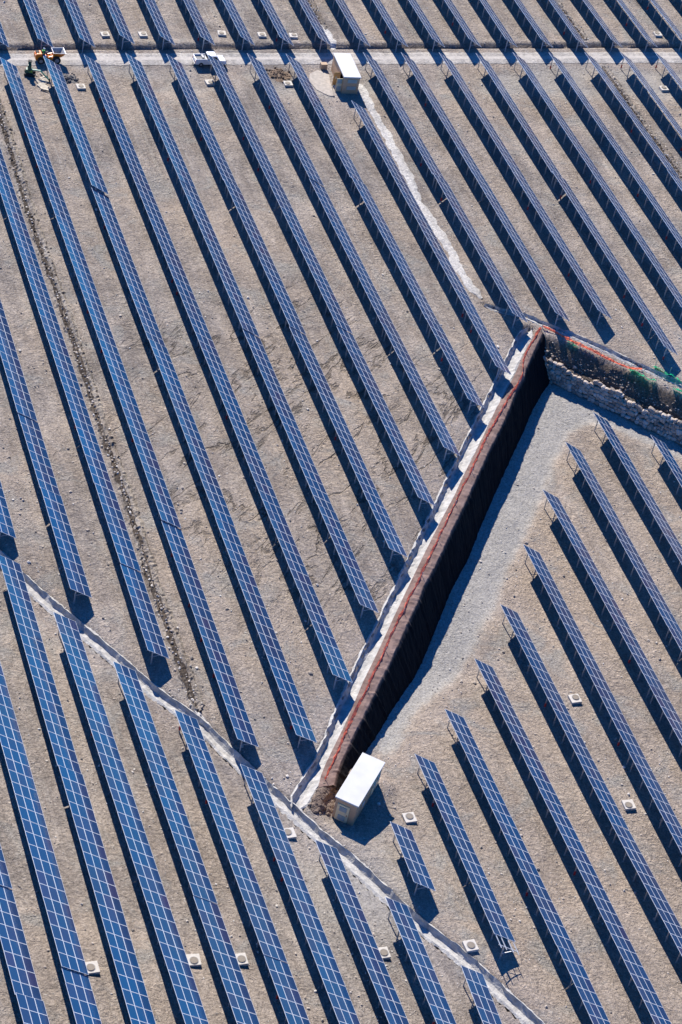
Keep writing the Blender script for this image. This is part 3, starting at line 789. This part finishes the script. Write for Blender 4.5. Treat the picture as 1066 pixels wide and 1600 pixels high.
# hillside below the drainage channel
G_LL = "solar tables on the hillside below the drainage channel"
LL = [((0, 1460), (36.5, 1600), (24.3, 1553), [20, 8, 20], (20, 8)), ((10.1, 1200), (118.2, 1600), (96.3, 1512), [20, 20, 20], (20, 20)), ((-3, 865), (206, 1600), None, [20, 20, 20], 0), ((82.7, 957.4), (288.7, 1600), None, [20, 20], 0), ((176.3, 1033.4), (370.8, 1600), None, [20, 20], 0), ((272.9, 1110), (451.3, 1600), None, [20, 20], 0),
      ((375, 1193.5), (530.7, 1600), None, [20, 20], 0), ((492.5, 1309.8), (610, 1600), None, [20], 0), ((601.6, 1402.6), (682.7, 1600), None, [20], 0), ((720.2, 1507.3), (772, 1640), None, [10], 0)]
zll = lambda x, y: float(max(0.0, -.08 * (y - CH(x))))
for r_, (px, pe, pb, cols, nb) in enumerate(LL):
    p = at(*px, lambda x, y: zll(x, y) + HI); q = at(*pe, lambda x, y: zll(x, y) + HI)
    hxs = (q[0] - p[0]) / (p[1] - q[1]); hx, y0 = p[0], p[1]
    if pb: 
        c = at(*pb, lambda x, y: zll(x, y) + HI); up = sum(n_c * PITCH * .9968 + GAP for n_c in nb); y0 = c[1] + up; hx = c[0] - hxs * up
    f = lambda i, n, nc, r_=r_: f"{ORD[i]} solar table below the drainage channel in the {ORD[r_]} row counted from bottom left"
    run(hx, y0, cols, f, G_LL, zf=zll, hxs=hxs)
# lower platform beyond the hut
G_P = "solar tables on the lower platform right of the slope"
zp = lambda x, y: float(floor_z(x + PO, y))
PT = [((609.4, 1283.4), (648.4, 1381.5), [5]), ((648, 1177), (775.2, 1462.7), [8, 8]), ((695, 1107), (930.6, 1600), [20, 20]), ((741.5, 1028.3), (1025, 1600), [20, 20]), ((782, 943.9), (956, 1287), [20, 20]), ((817.4, 850.6), (983, 1175), [20, 20]), ((847.8, 764.8), (1015, 1070.5), [20, 20]), ((883.3, 690.2), (1043.7, 979), [20, 20]), ((927.2, 643.9), None, [20, 20]), ((1016.7, 678.7), None, [20, 20])]
for r_, (px, pe, cols) in enumerate(PT):
    p = at(*px, lambda x, y: zp(x, y) + HI); hx, y = p[0], p[1]
    yw = 0.0
    if pe: q = at(*pe, lambda x, y: zp(x, y) + HI); yw = (q[0] - p[0]) / (p[1] - q[1])
    for i, nc in enumerate(cols):
        L = nc * PITCH; z0, z1 = zp(hx, y), zp(hx, y - L); sl = (z1 - z0) / L
        if r_ == 0: lab = "short five-column solar table standing alone beside the small hut"
        elif r_ == 1: lab = "short solar table nearest the small hut's manhole" if i == 0 else "solar table with bare rack ends and its last column missing"
        else: lab = f"{'upper' if i == 0 else 'lower'} solar table in the {ORD[r_ - 1]} row on the platform right of the small hut"
        solar_table(hx, y, z0 + HI + rng.normal(0, .04), sl, nc, lab, G_P, mcols=7 if (r_ == 1 and i == 1) else None, yaw=yw)
        dy = L * math.cos(math.atan(sl)) + GAP; y -= dy; hx += yw * dy
print("tables", n_tables, "modules", n_mod)

# ------------------------------------------------------------------ transformer huts
def hut(name_label, corner, ux, uy, W, L, H, builder):
    """corner: ground corner; ux across the short side, uy along the long side"""
    ang = math.atan2(ux[1], ux[0]); root = empty("transformer_hut", corner, ang); tag(root, name_label, "hut", "transformer huts")
    mb = MB(); t = .12
    builder(root, W, L, H); 
    r = MB(); r.box((W / 2, L / 2, H + .09), (W + .26, L + .26, .18)); ro = r.build("roof", M_ROOF, root, bevel=.03)
    e = MB(); e.box((W / 2, L / 2, H + .0), (W + .14, L + .14, .08)); e.build("roof_trim", M_GREYP, ro)
    return root
def louvre(parent, c, w_, h_, axis_, name="vent", m=None, out=1):
    mb = MB(); d = .05
    if axis_ == 'x': mb.box(c, (w_, d, h_))
    else: mb.box(c, (d, w_, h_))
    for i in range(7):
        z = c[2] - h_ / 2 + h_ * (i + .5) / 7
        if axis_ == 'x': mb.box((c[0], c[1] + out * .04, z), (w_ * .92, .035, h_ * .07), mi=1)
        else: mb.box((c[0] + out * .04, c[1], z), (.035, w_ * .92, h_ * .07), mi=1)
    return mb.build(name, [m or M_LOUVRE, M_SLAT], parent)
def near_builder(root, W, L, H):
    mb = MB(); mb.box((W / 2, L / 2, H / 2 - .15), (W, L, H + .3)); mb.build("wall", M_BRICK, root)
    d = MB(); d.box((.98, -.045, 1.18), (1.36, .09, 2.3)); dr = d.build("door", M_CREAM, root, bevel=.01)
    louvre(dr, (.98, -.115, 1.78), .8, .62, 'x', out=-1); louvre(dr, (.98, -.115, .55), .8, .62, 'x', out=-1)
    h = MB(); h.box((1.5, -.13, 1.1), (.05, .08, .16)); h.build("handle", M_RED, dr)
    for y in (L - .9, L - 2.1):
        f = MB(); f.box((W + .03, y, 1.3), (.06, .95, 1.9)); fo = f.build("side_door", M_CREAM, root, bevel=.01)
        louvre(fo, (W + .075, y, 1.75), .7, .6, 'y')
    s_ = MB(); s_.box((W + .02, 2.3, 1.2), (.03, .55, .4)); s_.build("notice_plate", M_WHITE, root)
def far_builder(root, W, L, H):
    # walls as panels round a real doorway on the long side facing -x
    mb = MB(); t = .12
    mb.box((W / 2, t / 2, H / 2 - .1), (W, t, H + .2)); mb.box((W / 2, L - t / 2, H / 2 - .1), (W, t, H + .2)); mb.box((W - t / 2, L / 2, H / 2 - .1), (t, L - 2 * t, H + .2))
    y0, y1 = .55, 2.35
    mb.box((t / 2, (t + y0) / 2, H / 2 - .1), (t, y0 - t, H + .2)); mb.box((t / 2, (y1 + L - t) / 2, H / 2 - .1), (t, L - t - y1, H + .2)); mb.box((t / 2, (y0 + y1) / 2, H - .15), (t, y1 - y0, .3))
    mb.build("wall", M_BRICK, root)
    f = MB(); f.box((W / 2, L / 2, .02), (W - .26, L - .26, .08)); f.build("floor_slab", M_DARK, root)
    eq = MB(); eq.box((W * .6, 1.5, .95), (.9, 1.3, 1.8)); eq.box((W * .6, 3.4, .8), (.8, 1.1, 1.5)); eq.build("switch_cabinet", M_GREYP, root)
    # two open leaves
    a = MB(); a.box((-.46, y0 - .02, 1.15), (.92, .06, 2.2), rot=Matrix.Rotation(.0, 3, 'Z')); dl = a.build("door", M_CREAM, root, bevel=.01)
    dl.rotation_euler = (0, 0, 0)
    louvre(dl, (-.46, y0 - .075, 1.72), .66, .62, 'x', out=-1); louvre(dl, (-.46, y0 - .075, .6), .66, .62, 'x', out=-1)
    b_ = MB(); b_.box((-.46, y1 + .02, 1.15), (.92, .06, 2.2)); dr = b_.build("door", M_WOOD, root, bevel=.01)
    p_ = MB(); p_.box((-.5, y1 - .03, 1.35), (.3, .03, .4)); p_.build("door_notice", M_LOUVRE, dr)
    for z in (2.12, .95):
        louvre(root, (W / 2 + .12, -.03, z), 1.45, .55, 'x', out=-1)
    st = MB(); st.box((-.42, 1.45, .09), (.6, 1.5, .18)); st.build("doorstep", M_CONC, root)
fzn = lambda x, y: float(terr(x, y))
zb = HUTZ
D_, C_, B_ = at(518.2, 1276.1, zb), at(550.8, 1290.8, zb), at(601, 1220.5, zb)
ux = (C_ - D_)[:2]; W1 = np.hypot(*ux); ux /= W1
uy = np.array([-ux[1], ux[0]]); L1 = float((B_ - C_)[:2] @ uy)
hut("small brown hut with white flat roof and cream door at the slope's foot", (D_[0], D_[1], zb), ux, uy, W1, 6.95, 2.95, near_builder)
C2 = at(533.5, 146, 0.0); R2 = at(556.5, 150.5, 0.0)
ux2 = (R2 - C2)[:2]; ux2 /= np.hypot(*ux2); ux2 = np.array([math.cos(-.055), math.sin(-.055)])
hut("brown hut with white flat roof and its doors standing open by the road", (C2[0], C2[1], 0), ux2, None, 2.5, 6.9, 2.75, far_builder)
# hut yard: pale pad and a stack of cartons behind
pd = MB(); pts = [at(*p, 0.0)[:2] for p in [(495,141),(513,150),(521,151),(514,118),(497,110),(484,116),(483,127)]]
for n_p in (0,): pd.prism([tuple(p) for p in pts], .03, .10)
tag(pd.build("sand_pad", plain("pale_sand", (.41, .365, .315), .95, var=.2, scale=2, bump=.03)), kind="structure")

# ------------------------------------------------------------------ cable pits (concrete pads with round lids)
def cable_pit():
    root = empty("cable_pit", (0, 0, 0))
    mb = MB(); mb.box((0, 0, .12), (1.28, 1.28, .46)); mb.build("concrete_pad", M_CONC, root, bevel=.03)
    l_ = MB(); l_.tube((0, 0, .33), (0, 0, .42), .40, .38, 20); l_.build("lid", M_LID, root, smooth=False)
    r_ = MB(); r_.tube((0, 0, .33), (0, 0, .37), .46, .46, 20); r_.build("lid_ring", M_GREYP, root)
    return root
PITS = [((164, 55.5), "beyond the road, second gap from the orange dumper"), ((223, 55.5), "beyond the road, third gap from the orange dumper"), ((346.5, 53.8), "beyond the road straight behind the white pickup"),
 ((409, 56.2), "beyond the road, first gap right of the pickup"), ((458, 57.5), "beyond the road nearest the open-doored hut"), ((1027.5, 55), "beyond the road in the far right corner"),
 ((126.3, 137.3), "below the road near the green rig"), ((327.6, 130.5), "below the road beside the white pickup"), ((450, 132.5), "on dark soil left of the open-doored hut"), ((1037, 140), "below the road next to the dark far trench"),
 ((897.8, 1094), "alone in a wide aisle of the right platform"), ((143, 1514.5), "by the lowest table gap near bottom left"), ((302, 1502.5), "second from left along the bottom hillside rows"), ((375, 1501.5), "third from left along the bottom hillside rows"),
 ((451, 1304.5), "beside the channel just left of the small hut"), ((639.4, 1280), "right beside the small hut's shadow"), ((597.5, 1491.5), "half hidden by a table near bottom centre"), ((982, 1259.5), "by grey gravel in the rightmost lower aisle"), ((734.7, 1480), "between the channel and the bare-ended rack")]
pit0 = cable_pit()
for i, (px, lab) in enumerate(PITS):
    p = at(*px, hz)
    if i == 0: o = pit0
    else:
        o = pit0.copy(); COL.objects.link(o)
        for ch in pit0.children:
            c = ch.copy(); COL.objects.link(c); c.parent = o
            if "lid" in c.name: c.location = (.12 * math.sin(i * 2.1), .12 * math.cos(i * 1.3), 0)
    o.location = (p[0], p[1], p[2] - .03); o.rotation_euler = (0, 0, rng.normal(0, .06))
    tag(o, "pale concrete cable pit with round lid " + lab, "cable pit", "cable pits with round lids")

# ------------------------------------------------------------------ safety netting
def fence(px, label, net_mat, h, lean, posts=7, zfun=None, cat="safety fence", amp=.10, name="safety_fence"):
    zfun = zfun or (lambda x, y: 0.12)
    line = resample(np.array([at(*p, zfun) for p in px]), int(len(px) * 9))
    root = empty(name, line[0]); tag(root, label, cat)
    o0 = line[0]
    t = np.gradient(line[:, :2], axis=0); t /= np.linalg.norm(t, axis=1)[:, None]; nn = np.stack([t[:, 1], -t[:, 0]], 1)
    vs = []; k = 5; n = len(line)
    for i in range(n):
        hh = h * (.75 + .22 * vnoise(np.array([i * .23]), np.array([3.3]))[0] + .06 * rng.normal()); hh = max(.12, hh)
        ln = lean + amp * vnoise(np.array([i * .31]), np.array([8.8]))[0]
        for j in range(k):
            s_ = j / (k - 1)
            p = line[i].copy() - o0; p[:2] += nn[i] * (ln * s_ + .05 * rng.normal()); p[2] += hh * s_ + .02
            vs.append(p)
    fs = [(i * k + j, i * k + j + 1, (i + 1) * k + j + 1, (i + 1) * k + j) for i in range(n - 1) for j in range(k - 1)]
    net = raw_obj("netting", vs, fs, net_mat, parent=root)
    for i in np.linspace(0, n - 1, posts).astype(int):
        mb = MB(); p = line[i] - o0; mb.tube((p[0], p[1], p[2] - .3), (p[0] + .05, p[1], p[2] + h * 1.6), .035, .035, 6); mb.build("stake", M_STEEL, root)
    return root
PX_F1 = [(846.7,513.8),(835.7,530.7),(825.6,547.5),(818.8,566),(817,588),(807.9,605),(790,633.7),(764.4,679.4),(749.4,711.3),(734.4,745),(713.8,782.6),(692,831),(673.8,869.4),(655,908.8),(638,942.6),(621,976),(599,1025),(579.4,1068.8),(560.7,1106.3),(543.8,1143.8),(521.3,1194.4),(509,1220)]
PX_F2 = [(847,510),(869,521),(886,531),(904,540),(923,548),(945,560),(965,569),(985,577),(1003,578)]
PX_G1 = [(888,536),(896,539),(904,542)]
PX_G2 = [(985,576),(1000,583),(1013,592),(1022,604)]
PX_G3 = [(1010,613),(1030,625),(1044,634),(1052,641)]
PX_G4 = [(1052,607),(1066,613),(1085,621)]
fence(PX_F1, "long orange safety netting along the top of the black slope", M_NETO, .42, .22, 14)
fence(PX_F2, "orange safety netting along the rim above the stone wall", M_NETO, .42, -.05, 6)
soilz = lambda x, y: float(terr(x, y)) + .1
fence(PX_G1, "tiny scrap of green netting under the orange rim netting", M_NETG, .4, .5, 2, soilz, "netting", .15, "green_netting")
fence(PX_G2, "green netting draped down the bank from the orange netting's end", M_NETG, .7, .9, 3, soilz, "netting", .4, "green_netting")
fence(PX_G3, "green netting lying on the stone wall's rubble top", M_NETG, .7, .8, 3, soilz, "netting", .5, "green_netting")
fence(PX_G4, "green netting on the rim at the right edge of the bank", M_NETG, .6, .3, 3, lambda x, y: .12, "netting", .3, "green_netting")

# ------------------------------------------------------------------ white pickup
def wheel(parent, c, r, w_, name="wheel"):
    mb = MB(); mb.tube((c[0], c[1] - w_ / 2, c[2]), (c[0], c[1] + w_ / 2, c[2]), r, r, 18); o = mb.build(name, M_RUBBER, parent, bevel=.02)
    h = MB(); h.tube((c[0], c[1] - w_ / 2 - .012, c[2]), (c[0], c[1] + w_ / 2 + .012, c[2]), r * .55, r * .5, 14); h.build("rim", M_GREYP, o)
    return o
def pickup(loc, rz):
    r = empty("pickup_truck", loc, rz); tag(r, "white double-tone pickup truck with open bed parked on the dirt road", "pickup truck")
    # x forward
    TY = Matrix(((1, 0, 0), (0, 0, 1), (0, 1, 0)))
    side = [(-2.45, .55), (-2.45, 1.02), (-.55, 1.04), (-.5, 1.05), (1.0, 1.05), (2.25, .98), (2.42, .82), (2.42, .45), (1.95, .36), (-2.3, .42)]
    mb = MB(); T = lambda_t = Matrix(((1, 0, 0, 0), (0, 0, 1, 0), (0, 1, 0, 0), (0, 0, 0, 1)))
    mb.prism(side, -.86, .86, T=T); body = mb.build("body", M_WHITE, r, bevel=.05)
    bed = MB(); bed.box((-1.52, 0, 1.045), (1.62, 1.42, .03), mi=0); bo = bed.build("bed", plain("bed_liner", (.16, .165, .17), .7), r)
    rl_ = MB(); rl_.box((-1.52, .80, 1.16), (1.85, .10, .26)); rl_.box((-1.52, -.80, 1.16), (1.85, .10, .26)); rl_.box((-2.40, 0, 1.16), (.08, 1.5, .26)); rl_.build("bed_wall", M_WHITE, r, bevel=.015)
    bx = MB(); bx.box((-1.1, .25, 1.16), (.35, .9, .2)); bx.build("toolbox", M_GREYP, bo)
    cab = MB(); cab.prism([(-.55, 1.04), (-.50, 1.66), (-.35, 1.74), (.72, 1.74), (.85, 1.68), (1.32, 1.06)], -.74, .74, T=T); cb = cab.build("cab", M_WHITE, r, bevel=.05)
    g = MB()
    g.add([(.93, -.64, 1.63), (.93, .64, 1.63), (1.30, .70, 1.12), (1.30, -.70, 1.12)], [(0, 1, 2, 3)])
    for s in (-1, 1):
        g.add([(-.38, s * .752, 1.60), (.74, s * .752, 1.60), (1.12, s * .752, 1.14), (-.42, s * .752, 1.14)], [(0, 1, 2, 3)])
    g.add([(-.535, -.6, 1.6), (-.535, .6, 1.6), (-.56, .6, 1.15), (-.56, -.6, 1.15)], [(0, 1, 2, 3)])
    v = [Vector(p) for p in g.v]
    for i in range(4): v[i] += Vector((.035, 0, .03))
    for i in range(12, 16): v[i] += Vector((-.02, 0, 0))
    g.v = [tuple(p) for p in v]; g.build("window", M_GLASS, r)
    for x in (-1.55, 1.55):
        for y in (-.78, .78): wheel(r, (x, y, .36), .36, .24)
    for y in (-.72, .72):
        l_ = MB(); l_.box((-2.47, y, .85), (.05, .14, .3)); l_.build("tail_light", M_LAMP, r)
        h_ = MB(); h_.box((2.42, y, .80), (.06, .3, .16)); h_.build("headlight", M_GLASS, r)
        m_ = MB(); m_.box((.95, y * 1.36, 1.18), (.12, .18, .16)); m_.build("mirror", M_GREYP, r)
    bp_ = MB(); bp_.box((-2.56, 0, .5), (.12, 1.6, .14)); bp_.box((2.48, 0, .48), (.12, 1.7, .18)); bp_.build("bumper", M_GREYP, r)
    return r
pk_ = at(327.0, 97.5, 0.35)
pickup((pk_[0], pk_[1], .08), .03)

# ------------------------------------------------------------------ orange site dumper and its driver
def dumper(loc, rz):
    r = empty("site_dumper", loc, rz); tag(r, "orange wheeled site dumper with a grey tipping skip on the dirt road", "dumper")
    T = Matrix(((1, 0, 0, 0), (0, 0, 1, 0), (0, 1, 0, 0), (0, 0, 0, 1)))
    mb = MB(); mb.prism([(-2.1, .55), (-2.15, 1.2), (-1.9, 1.48), (-1.15, 1.5), (-1.1, .95), (-.2, .95), (.1, .85), (1.3, .8), (1.3, .5), (-1.9, .42)], -.62, .62, T=T); mb.build("body", M_ORANGE, r, bevel=.09)
    e = MB(); e.box((-1.72, .15, 1.53), (.5, .5, .1)); e.build("engine_vent", M_DARK, r)
    bat = MB(); bat.box((-.75, -.45, 1.06), (.42, .3, .2)); bat.build("battery_box", M_BLUEP, r)
    s_ = MB(); s_.box((-.85, .05, 1.08), (.5, .55, .16)); s_.box((-1.1, .05, 1.4), (.12, .55, .55)); s_.build("seat", M_DARK, r, bevel=.04)
    st = MB(); st.tube((-.18, .05, .95), (-.32, .05, 1.5), .04, .04, 8); st.tube((-.33, .05, 1.5), (-.345, .05, 1.55), .2, .2, 14); st.build("steering_wheel", M_DARK, r)
    ar = MB(); ar.bar((-.1, .48, .9), (1.0, .4, 1.15), .12, .16); ar.bar((-.1, -.48, .9), (1.0, -.4, 1.15), .12, .16); ar.build("lift_arm", M_ORANGE, r)
    # skip: open tapered tub with a pouring lip
    out = [(.45, -.85, 1.75), (.45, .85, 1.75), (2.35, .95, 1.72), (2.35, -.95, 1.72)]; bot = [(.75, -.5, .85), (.75, .5, .85), (1.7, .55, .9), (1.7, -.55, .9)]
    ins = [(.55, -.78, 1.74), (.55, .78, 1.74), (2.25, .88, 1.71), (2.25, -.88, 1.71)]; inb = [(.82, -.42, .97), (.82, .42, .97), (1.6, .47, 1.02), (1.6, -.47, 1.02)]
    sk = MB(); v = out + bot + ins + inb; f = []; mi = []
    for i in range(4):
        j = (i + 1) % 4
        f += [(i, j, 4 + j, 4 + i), (j, i, 8 + i, 8 + j), (8 + i, 12 + i, 12 + j, 8 + j)]; mi += [0, 1, 2]
    f += [(4, 5, 6, 7), (12, 15, 14, 13)]; mi += [0, 2]
    sk.add(v, f); sk.m = mi; sk.build("skip", [M_ORANGE, M_WHITE, M_GREYP], r)
    for x, rad in ((-1.35, .5), (1.05, .58)):
        for y in (-.80, .80): wheel(r, (x, y, rad), rad, .4)
    for y in (-.4, .4):
        l_ = MB(); l_.box((-2.0, y, 1.25), (.2, .18, .14)); l_.build("lamp", M_WHITE, r)
    return r
dp = at(76.0, 91.5, .5)
dumper((dp[0], dp[1], .09), .02)

def skin_body(name, chain, edges, mats_faces, parent=None):
    """chain: list of (xyz, radius)"""
    me_ = bpy.data.meshes.new(name); me_.from_pydata([c[0] for c in chain], edges, [])
    o = bpy.data.objects.new(name, me_); COL.objects.link(o)
    if parent: o.parent = parent
    sk = o.modifiers.new("skin", 'SKIN'); 
    if not me_.skin_vertices: me_.attributes
    for i, c in enumerate(chain):
        if len(me_.skin_vertices): me_.skin_vertices[0].data[i].radius = (c[1], c[1])
    sub = o.modifiers.new("sub", 'SUBSURF'); sub.levels = 1; sub.render_levels = 1
    me_.materials.append(mats_faces); return o
def seated(loc, rz):
    r = empty("person", loc, rz); tag(r, "driver in green vest and white helmet sitting on the orange dumper", "person")
    ch = [((0, 0, 0), .14), ((0, 0, .25), .15), ((0, 0, .46), .16), ((0, 0, .58), .06), ((.02, 0, .70), .10), ((.03, 0, .78), .09),
          ((0, .2, .46), .065), ((.12, .26, .22), .05), ((.38, .2, .25), .04), ((.46, .17, .27), .035),
          ((0, -.2, .46), .065), ((.12, -.26, .22), .05), ((.38, -.2, .25), .04), ((.46, -.17, .27), .035),
          ((.1, .11, -.01), .09), ((.48, .13, .0), .07), ((.52, .13, -.42), .05), ((.64, .13, -.46), .045),
          ((.1, -.11, -.01), .09), ((.48, -.13, .0), .07), ((.52, -.13, -.42), .05), ((.64, -.13, -.46), .045)]
    ed = [(0, 1), (1, 2), (2, 3), (3, 4), (4, 5), (2, 6), (6, 7), (7, 8), (8, 9), (2, 10), (10, 11), (11, 12), (12, 13), (0, 14), (14, 15), (15, 16), (16, 17), (0, 18), (18, 19), (19, 20), (20, 21)]
    skin_body("body", ch, ed, M_NAVY, r)
    v = MB(); v.tube((0, 0, .05), (0, 0, .5), .20, .215, 14); v.build("vest", M_HIVIS, r, bevel=.03)
    hd = MB(); hd.tube((.03, 0, .74), (.03, 0, .84), .125, .11, 14); hd.tube((.03, 0, .84), (.03, 0, .89), .11, .05, 14); hd.box((.16, 0, .75), (.1, .16, .02)); hd.build("helmet", M_WHITE, r)
    return r
drv = (Matrix.Translation((dp[0], dp[1], .09)) @ Matrix.Rotation(.02, 4, 'Z')) @ Vector((-.85, .05, 1.28))
seated(drv, .02)

# ------------------------------------------------------------------ dark green drilling rig with boom, pallets, planks
def rig(loc, rz):
    r = empty("drilling_rig", loc, rz); tag(r, "small dark green tracked drilling rig with a teal boom below the road", "drilling rig")
    for y in (-.55, .55):
        mb = MB(); T = Matrix(((1, 0, 0, 0), (0, 0, 1, 0), (0, 1, 0, 0), (0, 0, 0, 1)))
        mb.prism([(-.85, .2), (-.7, .02), (.7, .02), (.85, .2), (.75, .42), (-.75, .42)], y - .15, y + .15, T=T); mb.build("track", M_RUBBER, r, bevel=.04)
    mb = MB(); mb.box((-.1, 0, .72), (1.1, .95, .55), taper=.85); mb.build("body", M_GREENM, r, bevel=.06)
    p = MB(); p.box((.1, -.42, .8), (.5, .06, .4)); p.build("side_panel", plain("lime_paint", (.25, .40, .05), .5), r)
    m = MB(); m.bar((-.05, .15, .8), (-.15, .2, 2.15), .5, .45); m.bar((-.1, -.3, .8), (-.2, -.25, 1.75), .42, .4); m.build("mast", M_GREENM, r, bevel=.03)
    c = MB(); c.box((-.12, .15, 2.18), (.55, .6, .12)); c.build("mast_head", M_DARK, r, bevel=.02)
    b_ = MB(); b_.bar((.35, -.1, .9), (1.55, -.5, 1.15), .16, .2); b_.bar((1.5, -.48, 1.15), (2.9, -1.25, .25), .15, .18); b_.build("boom", M_TEAL, r, bevel=.02)
    a = MB(); a.tube((2.9, -1.25, .5), (2.95, -1.28, .0), .12, .1, 10); a.build("drill_bit", M_DARK, r)
    return r
rp = at(46.5, 116.5, 0.0)
rig((rp[0], rp[1], hz(rp[0], rp[1])), -.25)
def pallet(loc, rz, label, tilt=0.0):
    r = empty("pallet", loc, rz); r.rotation_euler = (tilt, 0, rz); tag(r, label, "pallet", "pallets by the green rig")
    d = MB()
    for i in range(7): d.box((0, -.5 + i / 6, .13), (1.2, .11, .022))
    d.build("deck", M_TIMBER, r)
    b_ = MB()
    for x in (-.55, 0, .55): b_.box((x, 0, .06), (.1, 1.1, .1))
    b_.build("bearer", M_TIMBER, r)
    return r
pl = [(64.5, 128.5, .3, "pale wooden pallet leaning half under the solar table by the boom", .15), (70.5, 138.5, -.2, "pale wooden pallet lowest of the heap beside the solar row", 0), (66.0, 134.5, .5, "pale pallet on the left edge of the heap under the boom", .06), (71.0, 125.0, 1.0, "pale pallet at the top of the heap nearest the road", .2)]
for x_, y_, a_, lb, tl in pl:
    p = at(x_, y_, 0.0); pallet((p[0], p[1], hz(p[0], p[1]) + .04), a_, lb, tl)
for i, (a, b_, lb) in enumerate([((62, 111), (68, 117), "pale plank lying alone nearest the dumper's shadow"), ((63, 137), (76, 141), "long pale plank across the lowest pallet"), ((62, 122), (72, 119), "pale plank crossing the top of the pallet heap")]):
    P, Q = at(*a, .25), at(*b_, .25); mb = MB(); mb.bar(P, Q, .18, .05); tag(mb.build("plank", M_TIMBER), lb, "plank", "planks by the green rig")
def heap(px, rad, hgt, n, m, label, name="earth_heap", rr=(.08, .3)):
    c = at(*px, 0.0); vs, fs = [], []
    N = 22; vs.append((c[0], c[1], hz(c[0], c[1]) + hgt))
    for ring in (.35, .7, 1.05):
        for i in range(N):
            a = 2 * math.pi * i / N; q_ = rad * ring * (1 + .18 * rng.normal()); x, y = c[0] + q_ * math.cos(a), c[1] + q_ * math.sin(a) * .9
            vs.append((x, y, hz(x, y) + hgt * max(-.1, 1 - ring) * (1 + .25 * rng.normal())))
    for i in range(N):
        j = (i + 1) % N; fs.append((0, 1 + i, 1 + j))
        for k_ in (0, 1): fs.append((1 + k_ * N + i, 1 + (k_ + 1) * N + i, 1 + (k_ + 1) * N + j, 1 + k_ * N + j))
    for _ in range(n):
        x, y = c[0] + rng.normal(0, rad * .5), c[1] + rng.normal(0, rad * .5); d = math.hypot(x - c[0], y - c[1]) / rad; r_ = rng.uniform(*rr)
        stone(vs, fs, (x, y, hz(x, y) + hgt * max(0, 1 - d) + r_ * .2), (r_, r_, r_ * .7), None, .25)
    return tag(raw_obj(name, vs, fs, m), label, kind="stuff")
heap((106, 123), 1.4, .35, 60, plain("dark_heap", (.15, .14, .135), .95, var=.3), "small dark gravel heap beside the solar row under the dumper")
heap((436, 117), 1.8, .3, 70, plain("brown_heap", (.16, .11, .075), .95, var=.3), "dark brown dug earth left of the open-doored hut")
ct = MB(); cp = at(505, 107, 0.0)
tag((lambda: (ct.box((cp[0], cp[1], .45), (1.0, .8, .9)), ct.build("carton", plain("cardboard", (.48, .34, .22), .85, var=.1), bevel=.02))[1])(), "brown cardboard carton standing behind the open-doored hut", "carton")
# bare rack ends at the unfinished table, and stray cables
mb = MB(); print("objects", len(bpy.data.objects))
